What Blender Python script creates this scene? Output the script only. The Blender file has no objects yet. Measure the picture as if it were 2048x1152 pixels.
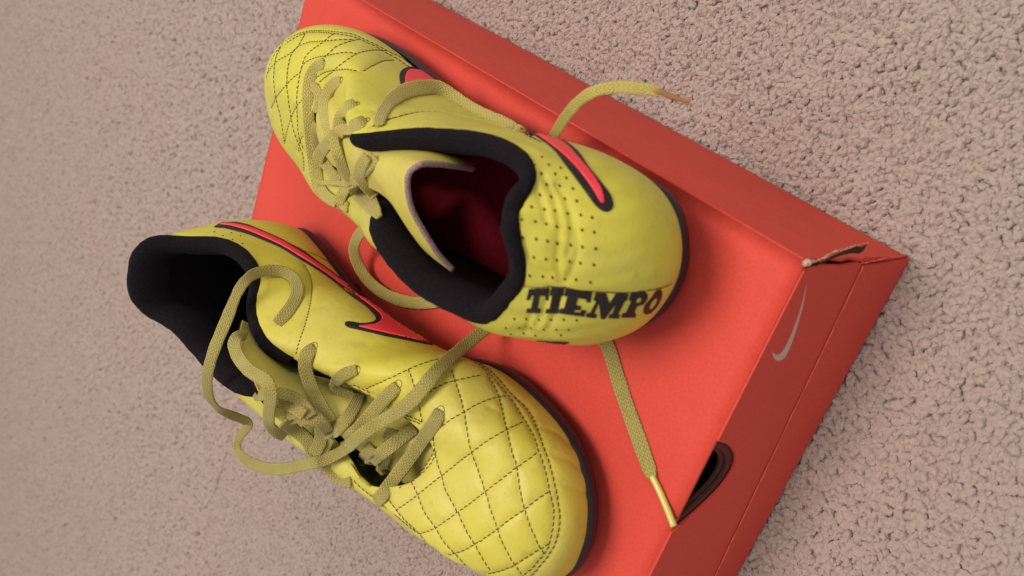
import bpy, math, random
import numpy as np
from mathutils import Vector, Matrix
from mathutils.bvhtree import BVHTree
from mathutils import geometry as mgeo

rng = np.random.default_rng(7)
random.seed(7)
S = bpy.context.scene
COL = S.collection

# ------------------------------------------------------------------ camera
F = 1880.554                      # focal length in pixels of a 2048 wide picture
RC = np.array([[-0.62320642, -0.32254701, -0.71244452],
               [-0.49493631,  0.86800966,  0.03996601],
               [ 0.60551781,  0.37752173, -0.70058942]])   # rows: right, down, forward
CAM = np.array([-0.13319478, -0.07938694, 0.37114946])
H = 0.0820812                     # height of the shoe box
cd = bpy.data.cameras.new('camera'); cam = bpy.data.objects.new('camera', cd); COL.objects.link(cam)
cd.sensor_fit = 'HORIZONTAL'; cd.sensor_width = 36; cd.lens = F / 2048 * 36
cd.clip_start = 0.01; cd.clip_end = 50
m = Matrix([[RC[0][0], -RC[1][0], -RC[2][0], CAM[0]],
            [RC[0][1], -RC[1][1], -RC[2][1], CAM[1]],
            [RC[0][2], -RC[1][2], -RC[2][2], CAM[2]],
            [0, 0, 0, 1]])
cam.matrix_world = m
cd.dof.use_dof = True; cd.dof.focus_distance = 0.44; cd.dof.aperture_fstop = 13
S.camera = cam

# ------------------------------------------------------------------ light (a room at night under a ceiling lamp, plus an added side fill)
W = bpy.data.worlds.new('World'); S.world = W; W.use_nodes = True
W.node_tree.nodes['Background'].inputs[0].default_value = (1.0, 0.90, 0.83, 1)
W.node_tree.nodes['Background'].inputs[1].default_value = 0.56
S.view_settings.view_transform = 'Standard'; S.view_settings.look = 'None'
S.view_settings.exposure = 0; S.view_settings.gamma = 1
def area(name, loc, target, size, power, col):
    l = bpy.data.lights.new(name, 'AREA'); l.shape = 'DISK'; l.size = size; l.energy = power; l.color = col
    o = bpy.data.objects.new(name, l); COL.objects.link(o); o.location = loc
    o.rotation_euler = (Vector(target) - Vector(loc)).to_track_quat('-Z', 'Y').to_euler()
    return o
area('ceiling_lamp', (0.22, -0.20, 1.80), (0.15, 0.1, 0.1), 0.80, 25, (1.0, 0.87, 0.75))
area('side_fill', (0.0, -1.9, 1.2), (0.15, 0.05, 0.1), 1.2, 9, (1.0, 0.88, 0.78))  # added fill, no known lamp there; brightens the long side and shoe 1
S.cycles.use_denoising = True

# ------------------------------------------------------------------ helpers
def arr(x): return np.asarray(x, float)
def ray(px, py):
    d = RC.T @ arr([(px - 1024) / F, (py - 576) / F, 1.0]); return d / np.linalg.norm(d)
def unp(px, py, z):                       # where the sight line meets the level z
    d = ray(px, py); return CAM + (z - CAM[2]) / d[2] * d
def unx(px, py, x=0.0):                   # where it meets the box end
    d = ray(px, py); return CAM + (x - CAM[0]) / d[0] * d
def rs(name, c): return (c[0], c[1])
C1 = lambda x, y: (500 + x / 2.56, y / 2.56)
R1 = lambda x, y: (580 + x / 5.12, y / 5.12)
C2 = lambda x, y: (650 + x / 2.304, 200 + y / 2.304)
C3 = lambda x, y: (950 + x / 1.92, 150 + y / 1.92)
C4 = lambda x, y: (220 + x / 2.88, 420 + y / 2.88)
C5 = lambda x, y: (400 + x / 2.88, 650 + y / 2.88)
C6 = lambda x, y: (680 + x / 2.441, 680 + y / 2.441)
RA = lambda x, y: (560 + x / 4.113, 420 + y / 4.113)
RB = lambda x, y: (240 + x / 5.237, 430 + y / 5.237)
RT = lambda x, y: (1000 + x / 5.12, 560 + y / 5.12)
ID = lambda x, y: (x, y)

def catmull(P, n, closed=False):
    P = arr(P); K = len(P); out = []
    segs = K if closed else K - 1
    for i in range(segs):
        if closed: a, b, c, d = P[(i - 1) % K], P[i], P[(i + 1) % K], P[(i + 2) % K]
        else: a, b, c, d = P[max(i - 1, 0)], P[i], P[i + 1], P[min(i + 2, K - 1)]
        if not closed and i == 0: a = 2 * b - c
        if not closed and i == K - 2: d = 2 * c - b
        t = (np.arange(n) / n)[:, None]
        out.append(0.5 * ((2 * b) + (-a + c) * t + (2 * a - 5 * b + 4 * c - d) * t**2 + (-a + 3 * b - 3 * c + d) * t**3))
    if not closed: out.append(P[-1:][:])
    return np.concatenate(out)
def resample(P, step):
    P = arr(P); d = np.r_[0, np.cumsum(np.linalg.norm(np.diff(P, axis=0), axis=1))]
    n = max(int(round(d[-1] / step)), 2); s = np.linspace(0, d[-1], n + 1)
    return np.stack([np.interp(s, d, P[:, k]) for k in range(P.shape[1])], -1)
def gsm(A, k, closed):
    for _ in range(k):
        if closed: A = 0.25 * np.roll(A, 1, 0) + 0.5 * A + 0.25 * np.roll(A, -1, 0)
        else:
            B = A.copy(); B[1:-1] = 0.25 * A[:-2] + 0.5 * A[1:-1] + 0.25 * A[2:]; A = B
    return A

def props(o, label=None, cat=None, group=None, kind=None):
    if label: o['label'] = label
    if cat: o['category'] = cat
    if group: o['group'] = group
    if kind: o['kind'] = kind
def mesh(name, V, Fc, mat, parent=None, smooth=True, uv=None, mats=None, midx=None):
    V = arr(V)
    if parent is not None:
        mi = np.array(parent.matrix_world.inverted()); V = V @ mi[:3, :3].T + mi[:3, 3]
    me = bpy.data.meshes.new(name)
    me.from_pydata(V.tolist(), [], [tuple(int(a) for a in f) for f in Fc])
    if mats:
        for q in mats: me.materials.append(q)
        if midx is not None: me.polygons.foreach_set('material_index', np.asarray(midx, dtype=np.int32))
    elif mat: me.materials.append(mat)
    if smooth: me.polygons.foreach_set('use_smooth', [True] * len(me.polygons))
    if uv is not None:
        l = me.uv_layers.new(name='UVMap'); vi = np.empty(len(me.loops), dtype=np.int32); me.loops.foreach_get('vertex_index', vi)
        l.data.foreach_set('uv', arr(uv)[vi].ravel())
    me.update()
    o = bpy.data.objects.new(name, me); COL.objects.link(o)
    if parent is not None: o.parent = parent
    return o
def gridf(n, mm, closed=False, off=0, flip=False):
    f = []
    for i in range(n if closed else n - 1):
        j = (i + 1) % n
        for k in range(mm - 1):
            q = (off + i * mm + k, off + j * mm + k, off + j * mm + k + 1, off + i * mm + k + 1)
            f.append(q[::-1] if flip else q)
    return f
def empty(name, loc=(0, 0, 0), mat=None):
    o = bpy.data.objects.new(name, None); COL.objects.link(o); o.empty_display_size = 0.02
    if mat is not None: o.matrix_world = mat
    else: o.location = loc
    bpy.context.view_layer.update()
    return o

# ------------------------------------------------------------------ materials
class NT:
    def __init__(s, name):
        s.m = bpy.data.materials.new(name); s.m.use_nodes = True; s.t = s.m.node_tree
        s.b = s.t.nodes['Principled BSDF']; s.o = s.t.nodes['Material Output']
    def n(s, typ, **kw):
        x = s.t.nodes.new(typ)
        for k, v in kw.items():
            if k in x.inputs: x.inputs[k].default_value = v
            else: setattr(x, k, v)
        return x
    def l(s, a, b): s.t.links.new(a, b)
    def noise(s, scale, detail=4, rough=.6, vec=None):
        x = s.n('ShaderNodeTexNoise'); x.inputs['Scale'].default_value = scale; x.inputs['Detail'].default_value = detail; x.inputs['Roughness'].default_value = rough
        if vec is not None: s.l(vec, x.inputs['Vector'])
        return x
    def ramp(s, fac, stops):
        r = s.n('ShaderNodeValToRGB'); e = r.color_ramp.elements
        while len(e) > 1: e.remove(e[-1])
        e[0].position = stops[0][0]; e[0].color = (*stops[0][1], 1)
        for p, c in stops[1:]:
            q = e.new(p); q.color = (*c, 1)
        s.l(fac, r.inputs[0]); return r
    def mix(s, fac, a, b, typ='MIX'):
        x = s.n('ShaderNodeMix'); x.data_type = 'RGBA'; x.blend_type = typ
        for sock, v in ((x.inputs[0], fac), (x.inputs[6], a), (x.inputs[7], b)):
            if hasattr(v, 'links'): s.l(v, sock)
            else: sock.default_value = v if isinstance(v, float) else (*v, 1)
        return x.outputs[2]
    def bump(s, hgt, strength, dist, prev=None):
        b = s.n('ShaderNodeBump'); b.inputs['Strength'].default_value = strength; b.inputs['Distance'].default_value = dist
        s.l(hgt, b.inputs['Height'])
        if prev is not None: s.l(prev, b.inputs['Normal'])
        return b.outputs[0]
    def math(s, op, a, b=0.0):
        x = s.n('ShaderNodeMath', operation=op)
        for k, v in enumerate((a, b)):
            if hasattr(v, 'links'): s.l(v, x.inputs[k])
            else: x.inputs[k].default_value = v
        return x.outputs[0]
    def co(s, which='Object'): return s.n('ShaderNodeTexCoord').outputs[which]

def mat_leather(name, base, dirt, worn, off):
    k = NT(name); c = k.co(); mp = k.n('ShaderNodeMapping'); k.l(c, mp.inputs[0]); mp.inputs['Location'].default_value = (off, off * .7, 0); v = mp.outputs[0]
    n1 = k.noise(18, 5, .6, v); n2 = k.noise(160, 4, .65, v); n3 = k.noise(900, 3, .6, v)
    col = k.mix(k.ramp(n1.outputs[0], [(.42, (0, 0, 0)), (.66, (.9, .9, .9))]).outputs[0], base, worn)
    col = k.mix(k.ramp(n2.outputs[0], [(.52, (0, 0, 0)), (.74, (.34, .34, .34))]).outputs[0], col, dirt)
    n4 = k.noise(420, 2, .5, v)
    col = k.mix(k.ramp(n4.outputs[0], [(.66, (0, 0, 0)), (.74, (.22, .22, .22))]).outputs[0], col, dirt)
    k.l(col, k.b.inputs['Base Color'])
    r = k.ramp(n2.outputs[0], [(.3, (.40,) * 3), (.7, (.56,) * 3)]); k.l(r.outputs[0], k.b.inputs['Roughness'])
    vo = k.n('ShaderNodeTexVoronoi'); vo.inputs['Scale'].default_value = 1500; k.l(v, vo.inputs['Vector'])
    b = k.bump(vo.outputs['Distance'], .12, .0003); b = k.bump(n3.outputs[0], .18, .0004, b); b = k.bump(n2.outputs[0], .12, .002, b)
    k.l(b, k.b.inputs['Normal']); k.b.inputs['Specular IOR Level'].default_value = .36
    return k.m
def mat_knit(name, col, sheen=.12):
    k = NT(name); v = k.co(); n = k.noise(1400, 3, .7, v); n2 = k.noise(90, 3, .6, v)
    wv = k.n('ShaderNodeTexWave'); wv.inputs['Scale'].default_value = 420; wv.inputs['Distortion'].default_value = 1.5; k.l(v, wv.inputs[0])
    c = k.mix(k.ramp(n.outputs[0], [(.45, (0, 0, 0)), (.8, (1, 1, 1))]).outputs[0], col, tuple(q * 2.6 + .004 for q in col))
    k.l(c, k.b.inputs['Base Color']); k.b.inputs['Roughness'].default_value = .92; k.b.inputs['Specular IOR Level'].default_value = .12
    k.b.inputs['Sheen Weight'].default_value = sheen; k.b.inputs['Sheen Roughness'].default_value = .5; k.b.inputs['Sheen Tint'].default_value = (.5, .4, .55, 1)
    b = k.bump(n.outputs[0], .7, .0008); b = k.bump(wv.outputs[0], .12, .0004, b); k.l(b, k.b.inputs['Normal']); return k.m
def mat_lace(name, c0, c1, c2):
    k = NT(name); uv = k.co('UV'); v = k.co()
    sx = k.n('ShaderNodeSeparateXYZ'); k.l(uv, sx.inputs[0]); u, w = sx.outputs[0], sx.outputs[1]
    # chevron weave: u runs along (metres), w across (metres)
    a = k.math('ABSOLUTE', k.math('SUBTRACT', k.math('MODULO', k.math('MULTIPLY', w, 620), 1.0), .5))
    s = k.math('SINE', k.math('MULTIPLY', k.math('ADD', k.math('MULTIPLY', u, 560), k.math('MULTIPLY', a, 1.6)), 6.2832))
    t = k.math('SINE', k.math('MULTIPLY', k.math('MULTIPLY', w, 1240), 6.2832))
    hgt = k.math('ADD', k.math('MULTIPLY', s, .5), k.math('MULTIPLY', t, .35))
    n = k.noise(45, 4, .65, v); n2 = k.noise(1500, 2, .6, v)
    col = k.mix(k.ramp(n.outputs[0], [(.35, (0, 0, 0)), (.65, (1, 1, 1))]).outputs[0], c0, c1)
    col = k.mix(k.ramp(k.math('ADD', hgt, 0.0), [(.0, (.55,) * 3), (.45, (0, 0, 0))]).outputs[0], col, c2)
    k.l(col, k.b.inputs['Base Color']); k.b.inputs['Roughness'].default_value = .85; k.b.inputs['Specular IOR Level'].default_value = .15
    k.b.inputs['Sheen Weight'].default_value = .12
    b = k.bump(hgt, .55, .0005); b = k.bump(n2.outputs[0], .6, .0006, b); k.l(b, k.b.inputs['Normal']); return k.m
def mat_plain(name, col, rough=.5, noise_amt=.25, scale=300, bump=.1, spec=.4):
    k = NT(name); v = k.co(); n = k.noise(scale, 4, .6, v)
    c = k.mix(n.outputs[0], tuple(q * (1 - noise_amt) for q in col), tuple(min(1, q * (1 + noise_amt)) for q in col))
    k.l(c, k.b.inputs['Base Color']); k.b.inputs['Roughness'].default_value = rough; k.b.inputs['Specular IOR Level'].default_value = spec
    k.l(k.bump(n.outputs[0], bump, .0006), k.b.inputs['Normal']); return k.m
def mat_card(name, col):
    k = NT(name); v = k.co(); n = k.noise(900, 3, .7, v); n2 = k.noise(14, 4, .55, v); n3 = k.noise(3000, 2, .5, v)
    c = k.mix(k.ramp(n2.outputs[0], [(.35, (0, 0, 0)), (.7, (1, 1, 1))]).outputs[0], tuple(q * .95 for q in col), tuple(min(q * 1.06, 1) for q in col))
    c = k.mix(k.ramp(n.outputs[0], [(.35, (.42,) * 3), (.62, (0, 0, 0))]).outputs[0], c, tuple(q * .7 for q in col))
    k.l(c, k.b.inputs['Base Color']); k.b.inputs['Roughness'].default_value = .62; k.b.inputs['Specular IOR Level'].default_value = .25
    mp = k.n('ShaderNodeMapping'); mp.inputs['Scale'].default_value = (6, 120, 6); mp.inputs['Rotation'].default_value = (0, 0, .35); k.l(v, mp.inputs[0]); n5 = k.noise(6, 5, .7, mp.outputs[0])
    c2 = k.mix(k.ramp(n5.outputs[0], [(.70, (0, 0, 0)), (.76, (.35, .35, .35))]).outputs[0], c, tuple(min(q * 1.3 + .03, .9) for q in col)); k.l(c2, k.b.inputs['Base Color'])
    n6 = k.noise(28, 3, .5, v)
    b = k.bump(n.outputs[0], .12, .0003); b = k.bump(n2.outputs[0], .22, .010, b); b = k.bump(n6.outputs[0], .10, .003, b); k.l(b, k.b.inputs['Normal']); return k.m

M_yel1 = mat_leather('yellow_leather', (.54, .525, .066), (.32, .29, .045), (.51, .50, .11), 0)
M_yel2 = mat_leather('yellow_leather_worn', (.54, .50, .060), (.33, .28, .045), (.54, .505, .12), 3)
M_tongue = mat_leather('yellow_tongue', (.58, .52, .10), (.36, .30, .05), (.50, .46, .12), 5)
M_knit = mat_knit('black_knit', (.0045, .0035, .0055), .03)
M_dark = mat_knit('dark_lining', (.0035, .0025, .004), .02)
M_pink_in = mat_plain('pink_heel_lining', (.85, .075, .14), .9, .3, 500, .4, .1)
M_red_in = mat_plain('dark_red_lining', (.22, .012, .025), .95, .3, 500, .4, .1)
M_black = mat_plain('black_print', (.012, .010, .012), .5, .3, 500, .1, .3)
M_sole = mat_plain('black_sole', (.014, .013, .018), .42, .3, 200, .1, .4)
M_pinkp = mat_plain('pink_print', (.80, .045, .070), .42, .08, 300, .08, .4)
M_bounce = mat_plain('black_print_red_bounce', (.055, .006, .008), .5, .3, 500, .1, .3)  # black lettering with reflected red light put into its colour
M_thread = mat_plain('dark_thread', (.095, .06, .03), .8, .4, 900, .2, .2)
M_grey = mat_knit('grey_tongue_edging', (.26, .19, .18), .2)
M_lace = mat_lace('olive_lace', (.475, .445, .13), (.39, .34, .105), (.20, .16, .055))
M_lace1 = mat_lace('yellow_lace', (.60, .55, .16), (.50, .44, .13), (.27, .22, .06))
M_aglet = mat_plain('clear_yellow_aglet', (.56, .55, .14), .28, .1, 400, .05, .6)
M_red = mat_card('red_card', (.62, .067, .047))
M_tan = mat_plain('torn_card', (.56, .40, .30), .9, .35, 900, .5, .1)
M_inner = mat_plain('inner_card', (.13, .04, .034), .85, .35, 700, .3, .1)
M_brown = mat_plain('brown_card_core', (.085, .055, .04), .9, .4, 1200, .5, .1)
M_crease = mat_plain('worn_crease', (.72, .17, .12), .7, .15, 700, .3, .2)
M_silver = mat_plain('grey_print', (.52, .40, .35), .5, .1, 500, .05, .4)
M_seam = mat_plain('seam_line', (.13, .09, .03), .8, .3, 900, .1, .2)
M_hole = mat_plain('hole_dark', (.045, .028, .012), .9, .2, 500, .1, .1)
def mat_carpet():
    k = NT('beige_carpet'); g = k.n('ShaderNodeNewGeometry'); v = g.outputs['Position']
    n = k.noise(6, 4, .6, v); n2 = k.noise(420, 3, .6, v); n3 = k.noise(2600, 2, .6, v)
    a = k.n('ShaderNodeAttribute'); a.attribute_type = 'INSTANCER'; a.attribute_name = 'tint'
    c = k.mix(k.ramp(n.outputs[0], [(.3, (0, 0, 0)), (.7, (1, 1, 1))]).outputs[0], (.51, .405, .375), (.49, .42, .38))
    c = k.mix(k.ramp(n2.outputs[0], [(.3, (.5,) * 3), (.7, (0, 0, 0))]).outputs[0], c, (.40, .32, .29))
    c = k.mix(k.ramp(n3.outputs[0], [(.3, (.4,) * 3), (.65, (0, 0, 0))]).outputs[0], c, (.36, .28, .25))
    k.l(c, k.b.inputs['Base Color']); k.b.inputs['Roughness'].default_value = .95; k.b.inputs['Specular IOR Level'].default_value = .1
    k.b.inputs['Sheen Weight'].default_value = .35
    n4 = k.noise(1300, 3, .7, v); b = k.bump(n4.outputs[0], .75, .0012); k.l(b, k.b.inputs['Normal']); return k.m
M_carpet = mat_carpet()
M_under = mat_plain('carpet_backing', (.40, .31, .27), .95, .3, 300, .3, .05)

# ------------------------------------------------------------------ carpet: backing sheet and curled pile tufts
PILE = 0.0075
bx = mesh('floor', [(-.6, -.7, -.0034), (2.6, -.7, -.0034), (2.6, 2.3, -.0034), (-.6, 2.3, -.0034)], [(0, 1, 2, 3)], M_under, smooth=False)
props(bx, kind='structure')
def in_view(P, mx=1.75, my=2.0):
    q = (P - CAM) @ RC.T; z = q[:, 2]
    return (z > .05) & (np.abs(q[:, 0] / z) < mx * 1024 / F) & (np.abs(q[:, 1] / z) < my * 576 / F)
def pile():
    pts = []; scl = []
    for (x0, x1, y0, y1, st) in ((-.32, .42, -.32, .52, .0027), (-.45, 2.1, -.6, 1.9, .0044)):
        nx, ny = int((x1 - x0) / st), int((y1 - y0) / (st * .866))
        gx, gy = np.meshgrid(np.arange(nx), np.arange(ny), indexing='ij')
        X = x0 + (gx + .5 * (gy % 2)) * st; Y = y0 + gy * st * .866
        P = np.stack([X.ravel(), Y.ravel()], -1) + rng.normal(0, st * .27, (nx * ny, 2))
        if st > .004: P = P[~((P[:, 0] < .42) & (P[:, 1] < .52) & (P[:, 1] > -.32))]
        inside = (P[:, 0] > .004) & (P[:, 0] < .326) & (P[:, 1] > .004) & (P[:, 1] < .196)
        P = P[~inside]
        P3 = np.c_[P, -.0033 + rng.normal(0, .00032, len(P)) + .0004 * np.sin(P[:, 0] * 70 + 3 * np.sin(P[:, 1] * 40)) + .0004 * np.sin(P[:, 1] * 90 + 2 * np.sin(P[:, 0] * 55))]
        P3 = P3[in_view(P3)]
        pts.append(P3); scl.append(np.full(len(P3), st / .0036 * (1.05 if st < .004 else 1)))
    P = np.concatenate(pts); sc = np.concatenate(scl)
    me = bpy.data.meshes.new('carpet_pile'); me.vertices.add(len(P)); me.vertices.foreach_set('co', P.ravel())
    rot = np.stack([rng.normal(0, .32, len(P)), rng.normal(0, .32, len(P)), rng.uniform(0, 6.283, len(P))], -1)
    a = me.attributes.new('rot', 'FLOAT_VECTOR', 'POINT'); a.data.foreach_set('vector', rot.ravel())
    s3 = np.stack([rng.uniform(.0023, .0040, len(P)), rng.uniform(.0017, .0026, len(P)), rng.uniform(.0029, .0036, len(P))], -1) * sc[:, None]
    a = me.attributes.new('scl', 'FLOAT_VECTOR', 'POINT'); a.data.foreach_set('vector', s3.ravel())
    o = bpy.data.objects.new('carpet_pile', me); COL.objects.link(o); me.materials.append(M_carpet)
    props(o, 'beige cut pile carpet of small curled tufts under and around the box', 'carpet', kind='stuff')
    g = bpy.data.node_groups.new('tufts', 'GeometryNodeTree')
    g.interface.new_socket('Geometry', in_out='INPUT', socket_type='NodeSocketGeometry'); g.interface.new_socket('Geometry', in_out='OUTPUT', socket_type='NodeSocketGeometry')
    N, L = g.nodes, g.links
    gi = N.new('NodeGroupInput'); go = N.new('NodeGroupOutput')
    ico = N.new('GeometryNodeMeshIcoSphere'); ico.inputs['Radius'].default_value = 1; ico.inputs['Subdivisions'].default_value = 4
    sp = N.new('GeometryNodeSetPosition'); nz = N.new('ShaderNodeTexNoise'); nz.inputs['Scale'].default_value = 1.35; nz.inputs['Detail'].default_value = 1.2; nz.inputs['Roughness'].default_value = .5
    sub = N.new('ShaderNodeVectorMath'); sub.operation = 'SUBTRACT'; sub.inputs[1].default_value = (.5, .5, .5)
    mul = N.new('ShaderNodeVectorMath'); mul.operation = 'SCALE'; mul.inputs[3].default_value = .95
    L.new(nz.outputs['Color'], sub.inputs[0]); L.new(sub.outputs[0], mul.inputs[0]); L.new(mul.outputs[0], sp.inputs['Offset']); L.new(ico.outputs[0], sp.inputs[0])
    sh = N.new('GeometryNodeSetShadeSmooth'); L.new(sp.outputs[0], sh.inputs[0])
    sm = N.new('GeometryNodeSetMaterial'); sm.inputs['Material'].default_value = M_carpet; L.new(sh.outputs[0], sm.inputs[0])
    ip = N.new('GeometryNodeInstanceOnPoints'); L.new(gi.outputs[0], ip.inputs['Points']); L.new(sm.outputs[0], ip.inputs['Instance'])
    for nm, sock in (('rot', 'Rotation'), ('scl', 'Scale')):
        at = N.new('GeometryNodeInputNamedAttribute'); at.data_type = 'FLOAT_VECTOR'; at.inputs['Name'].default_value = nm
        if nm == 'rot':
            er = N.new('FunctionNodeEulerToRotation'); L.new(at.outputs[0], er.inputs[0]); L.new(er.outputs[0], ip.inputs[sock])
        else: L.new(at.outputs[0], ip.inputs[sock])
    L.new(ip.outputs[0], go.inputs[0])
    md = o.modifiers.new('tufts', 'NODES'); md.node_group = g
    return len(P)
print('tufts', pile())

# ------------------------------------------------------------------ the red shoe box
BL, BW, TH = .3335, .200, .0012
box = empty('shoe_box', (BL / 2, BW / 2, 0))
props(box, 'closed red cardboard shoe box with torn corner lying on the carpet under both shoes', 'shoe box')
# top panel with a softly rounded fold, slightly dished between the folds
def top_panel():
    nx, ny = 60, 40; V = []
    xs = np.linspace(.0, BL, nx); ys = np.linspace(.0, BW, ny)
    for x in xs:
        for y in ys:
            e = min(x, BL - x, y, BW - y); z = H - .0009 * math.exp(-(e / .0022) ** 2) + .0006 * math.sin(x * 9) * math.sin(y * 14)
            V.append((x, y, z))
    n = len(V); V2 = [(x, y, z - TH) for x, y, z in V]
    f = gridf(nx, ny) + gridf(nx, ny, off=n, flip=True)
    rim = [(i, 0) for i in range(nx)] + [(nx - 1, j) for j in range(1, ny)] + [(i, ny - 1) for i in range(nx - 2, -1, -1)] + [(0, j) for j in range(ny - 2, 0, -1)]
    idx = [a * ny + b for a, b in rim]
    for a in range(len(idx)):
        b = (a + 1) % len(idx); f.append((idx[a], idx[b], idx[b] + n, idx[a] + n))
    mesh('top_panel', V + V2, f, M_red, box, smooth=True)
top_panel()
def slab(name, poly, origin, eu, ev, en, th, mat, parent, holes=None, mats=None):
    """flat card of any outline in the plane (origin, eu, ev), thickness th along -en"""
    pts = [Vector(p) for p in poly]; n = len(pts)
    if holes: tri = mgeo.tessellate_polygon([[Vector((*p, 0)) for p in poly]] + [[Vector((*p, 0)) for p in h] for h in holes]); allp = list(poly) + [p for h in holes for p in h]
    else: tri = mgeo.tessellate_polygon([[Vector((*p, 0)) for p in poly]]); allp = list(poly)
    o, eu, ev, en = arr(origin), arr(eu), arr(ev), arr(en)
    A = arr([o + eu * p[0] + ev * p[1] for p in allp]); B = A - en * th; k = len(A)
    f = []; mi = []
    nn = np.cross(A[tri[0][1]] - A[tri[0][0]], A[tri[0][2]] - A[tri[0][0]])
    for t in tri:
        c = np.cross(A[t[1]] - A[t[0]], A[t[2]] - A[t[0]])
        if c @ en < 0: t = t[::-1]
        f.append(tuple(t)); mi.append(0); f.append(tuple(q + k for q in t[::-1])); mi.append(1)
    st = 0
    for lp in [poly] + (holes or []):
        m_ = len(lp)
        for a in range(m_):
            b = (a + 1) % m_; f.append((st + a, st + b, st + b + k, st + a + k)); mi.append(1)
        st += m_
    return mesh(name, np.r_[A, B], f, None, parent, smooth=False, mats=mats or [mat, M_red], midx=mi)
# end panel (faces the camera, x = 0): outline in (y, z); half moon finger hole cut in its upper edge
hole = [(.0735, .0812), (.0762, .0735), (.0800, .0668), (.0850, .0608), (.0905, .0578), (.0960, .0580), (.1010, .0605), (.1060, .0655), (.1105, .0715), (.1150, .0785), (.1165, .0812)]
hp = [(p[0], min(p[1], .0812)) for p in catmull(hole, 5)]
crz = lambda y: .0392 - (.0392 - .0235) * y / .157
NX = (-1, 0, 0)
upper_out = [(.0030, .0806)] + [tuple(p) for p in hp] + [(BW - .001, .0812), (BW - .001, crz(BW)), (.0020, .0388), (.0008, .0420), (.0016, .0560), (.0012, .0700)]
slab('end_panel', upper_out, (-.0008, 0, 0), (0, 1, 0), (0, 0, 1), NX, TH, M_red, box)
slab('end_panel_lower_flap', [(.0020, .0384), (BW - .001, crz(BW) - .0004), (BW - .001, .0006), (-.0002, .0006)], (-.0014, 0, 0), (0, 1, 0), (0, 0, 1), NX, TH, M_red, box)
slab('corner_flap', [(.0014, .0386), (-.0006, .0008), (-.0012, .0008), (-.0012, .0410), (.0002, .0404)], (-.0004, 0, 0), (0, 1, 0), (0, 0, 1), NX, TH, M_red, box)
# layers seen inside the finger hole
def moon(dz, dy, x, mat, name):
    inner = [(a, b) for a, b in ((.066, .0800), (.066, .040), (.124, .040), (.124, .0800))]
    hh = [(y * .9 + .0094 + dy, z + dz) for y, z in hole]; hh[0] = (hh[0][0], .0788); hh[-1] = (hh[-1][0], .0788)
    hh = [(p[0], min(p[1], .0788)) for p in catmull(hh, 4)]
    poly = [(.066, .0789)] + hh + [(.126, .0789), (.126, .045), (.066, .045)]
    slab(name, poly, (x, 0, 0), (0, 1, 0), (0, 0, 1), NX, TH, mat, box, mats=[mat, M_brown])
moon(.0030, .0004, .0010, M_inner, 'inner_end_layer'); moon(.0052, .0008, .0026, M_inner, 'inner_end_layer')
slab('dark_backdrop', [(.01, .0785), (BW - .01, .0785), (BW - .01, .002), (.01, .002)], (.012, 0, 0), (0, 1, 0), (0, 0, 1), NX, TH, M_dark, box, mats=[M_dark, M_dark])  # black sheet standing in for the darkness inside the box
# long side panel (y = 0) with a gently wavy lower edge
low = [(x, .0012 + .0010 * math.sin(x * 41 + 1) * (1 if x > .15 else .25)) for x in np.linspace(BL, .0, 40)]
tear = [(.0001, .0420), (.0013, .0480), (.0004, .0540), (.0016, .0610), (.0006, .0680), (.0014, .0740), (.0008, .0790), (.0016, .0806)]
slab('side_panel', [(x, z) for x, z in low[:-1]] + [(.0, .001), (-.0004, .04)] + [(a, b) for a, b in tear] + [(BL, .0806)], (0, -.0006, 0), (1, 0, 0), (0, 0, 1), (0, -1, 0), TH, M_red, box)
slab('side_panel', [(0, 0.001), (BL, 0.001), (BL, .0806), (0, .0806)], (0, BW + .0002, 0), (1, 0, 0), (0, 0, 1), (0, 1, 0), TH, M_red, box)
slab('end_panel', [(0, 0.001), (BW, 0.001), (BW, .0806), (0, .0806)], (BL + .0008, 0, 0), (0, 1, 0), (0, 0, 1), (1, 0, 0), TH, M_red, box)
def tube(name, P, r, mat, parent, seg=8, taper=None, kind=None):
    P = arr(P); n = len(P); T = np.gradient(P, axis=0); T /= np.linalg.norm(T, axis=1)[:, None] + 1e-12
    V = []; up = arr([.3, .2, 1]);
    N = np.cross(T, up); N /= np.linalg.norm(N, axis=1)[:, None]; B = np.cross(T, N)
    rr = np.full(n, r) if np.isscalar(r) else arr(r)
    for i in range(n):
        for k in range(seg):
            a = 2 * math.pi * k / seg; V.append(P[i] + rr[i] * (math.cos(a) * N[i] + math.sin(a) * B[i]))
    f = []
    for i in range(n - 1):
        for k in range(seg):
            f.append((i * seg + k, (i + 1) * seg + k, (i + 1) * seg + (k + 1) % seg, i * seg + (k + 1) % seg))
    f.append(tuple(range(seg))); f.append(tuple((n - 1) * seg + k for k in range(seg))[::-1])
    return mesh(name, V, f, mat, parent)
# ragged torn card fibres along the split corner
tp = [unx(*p, -.0010) for p in ((1607, 530), (1614, 524), (1622, 523), (1631, 524), (1640, 520), (1652, 514), (1664, 506), (1676, 501), (1690, 499), (1705, 494), (1720, 490), (1735, 486))]
tp = resample(catmull(tp, 6), .0006); rr = np.interp(np.linspace(0, 1, len(tp)), [0, .04, .12, .25, .5, .8, 1], [.0003, .0009, .0006, .0002, .00022, .00016, .0001]) * (1 + .5 * rng.normal(0, 1, len(tp)).clip(-1, 1))
tube('torn_edge', tp + rng.normal(0, .00025, tp.shape), rr, M_tan, box, 7)
gp = [unx(*p, -.0009) for p in ((1632, 531), (1650, 522), (1670, 512), (1690, 505), (1708, 500), (1722, 499), (1733, 489))]
tube('torn_gap_shade', resample(catmull(gp, 6), .0008), np.interp(np.linspace(0, 1, len(resample(catmull(gp, 6), .0008))), [0, .5, .85, 1], [.0003, .0007, .0014, .0002]), M_hole, box, 6)  # dark tube: the shade inside the split put in as colour
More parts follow.
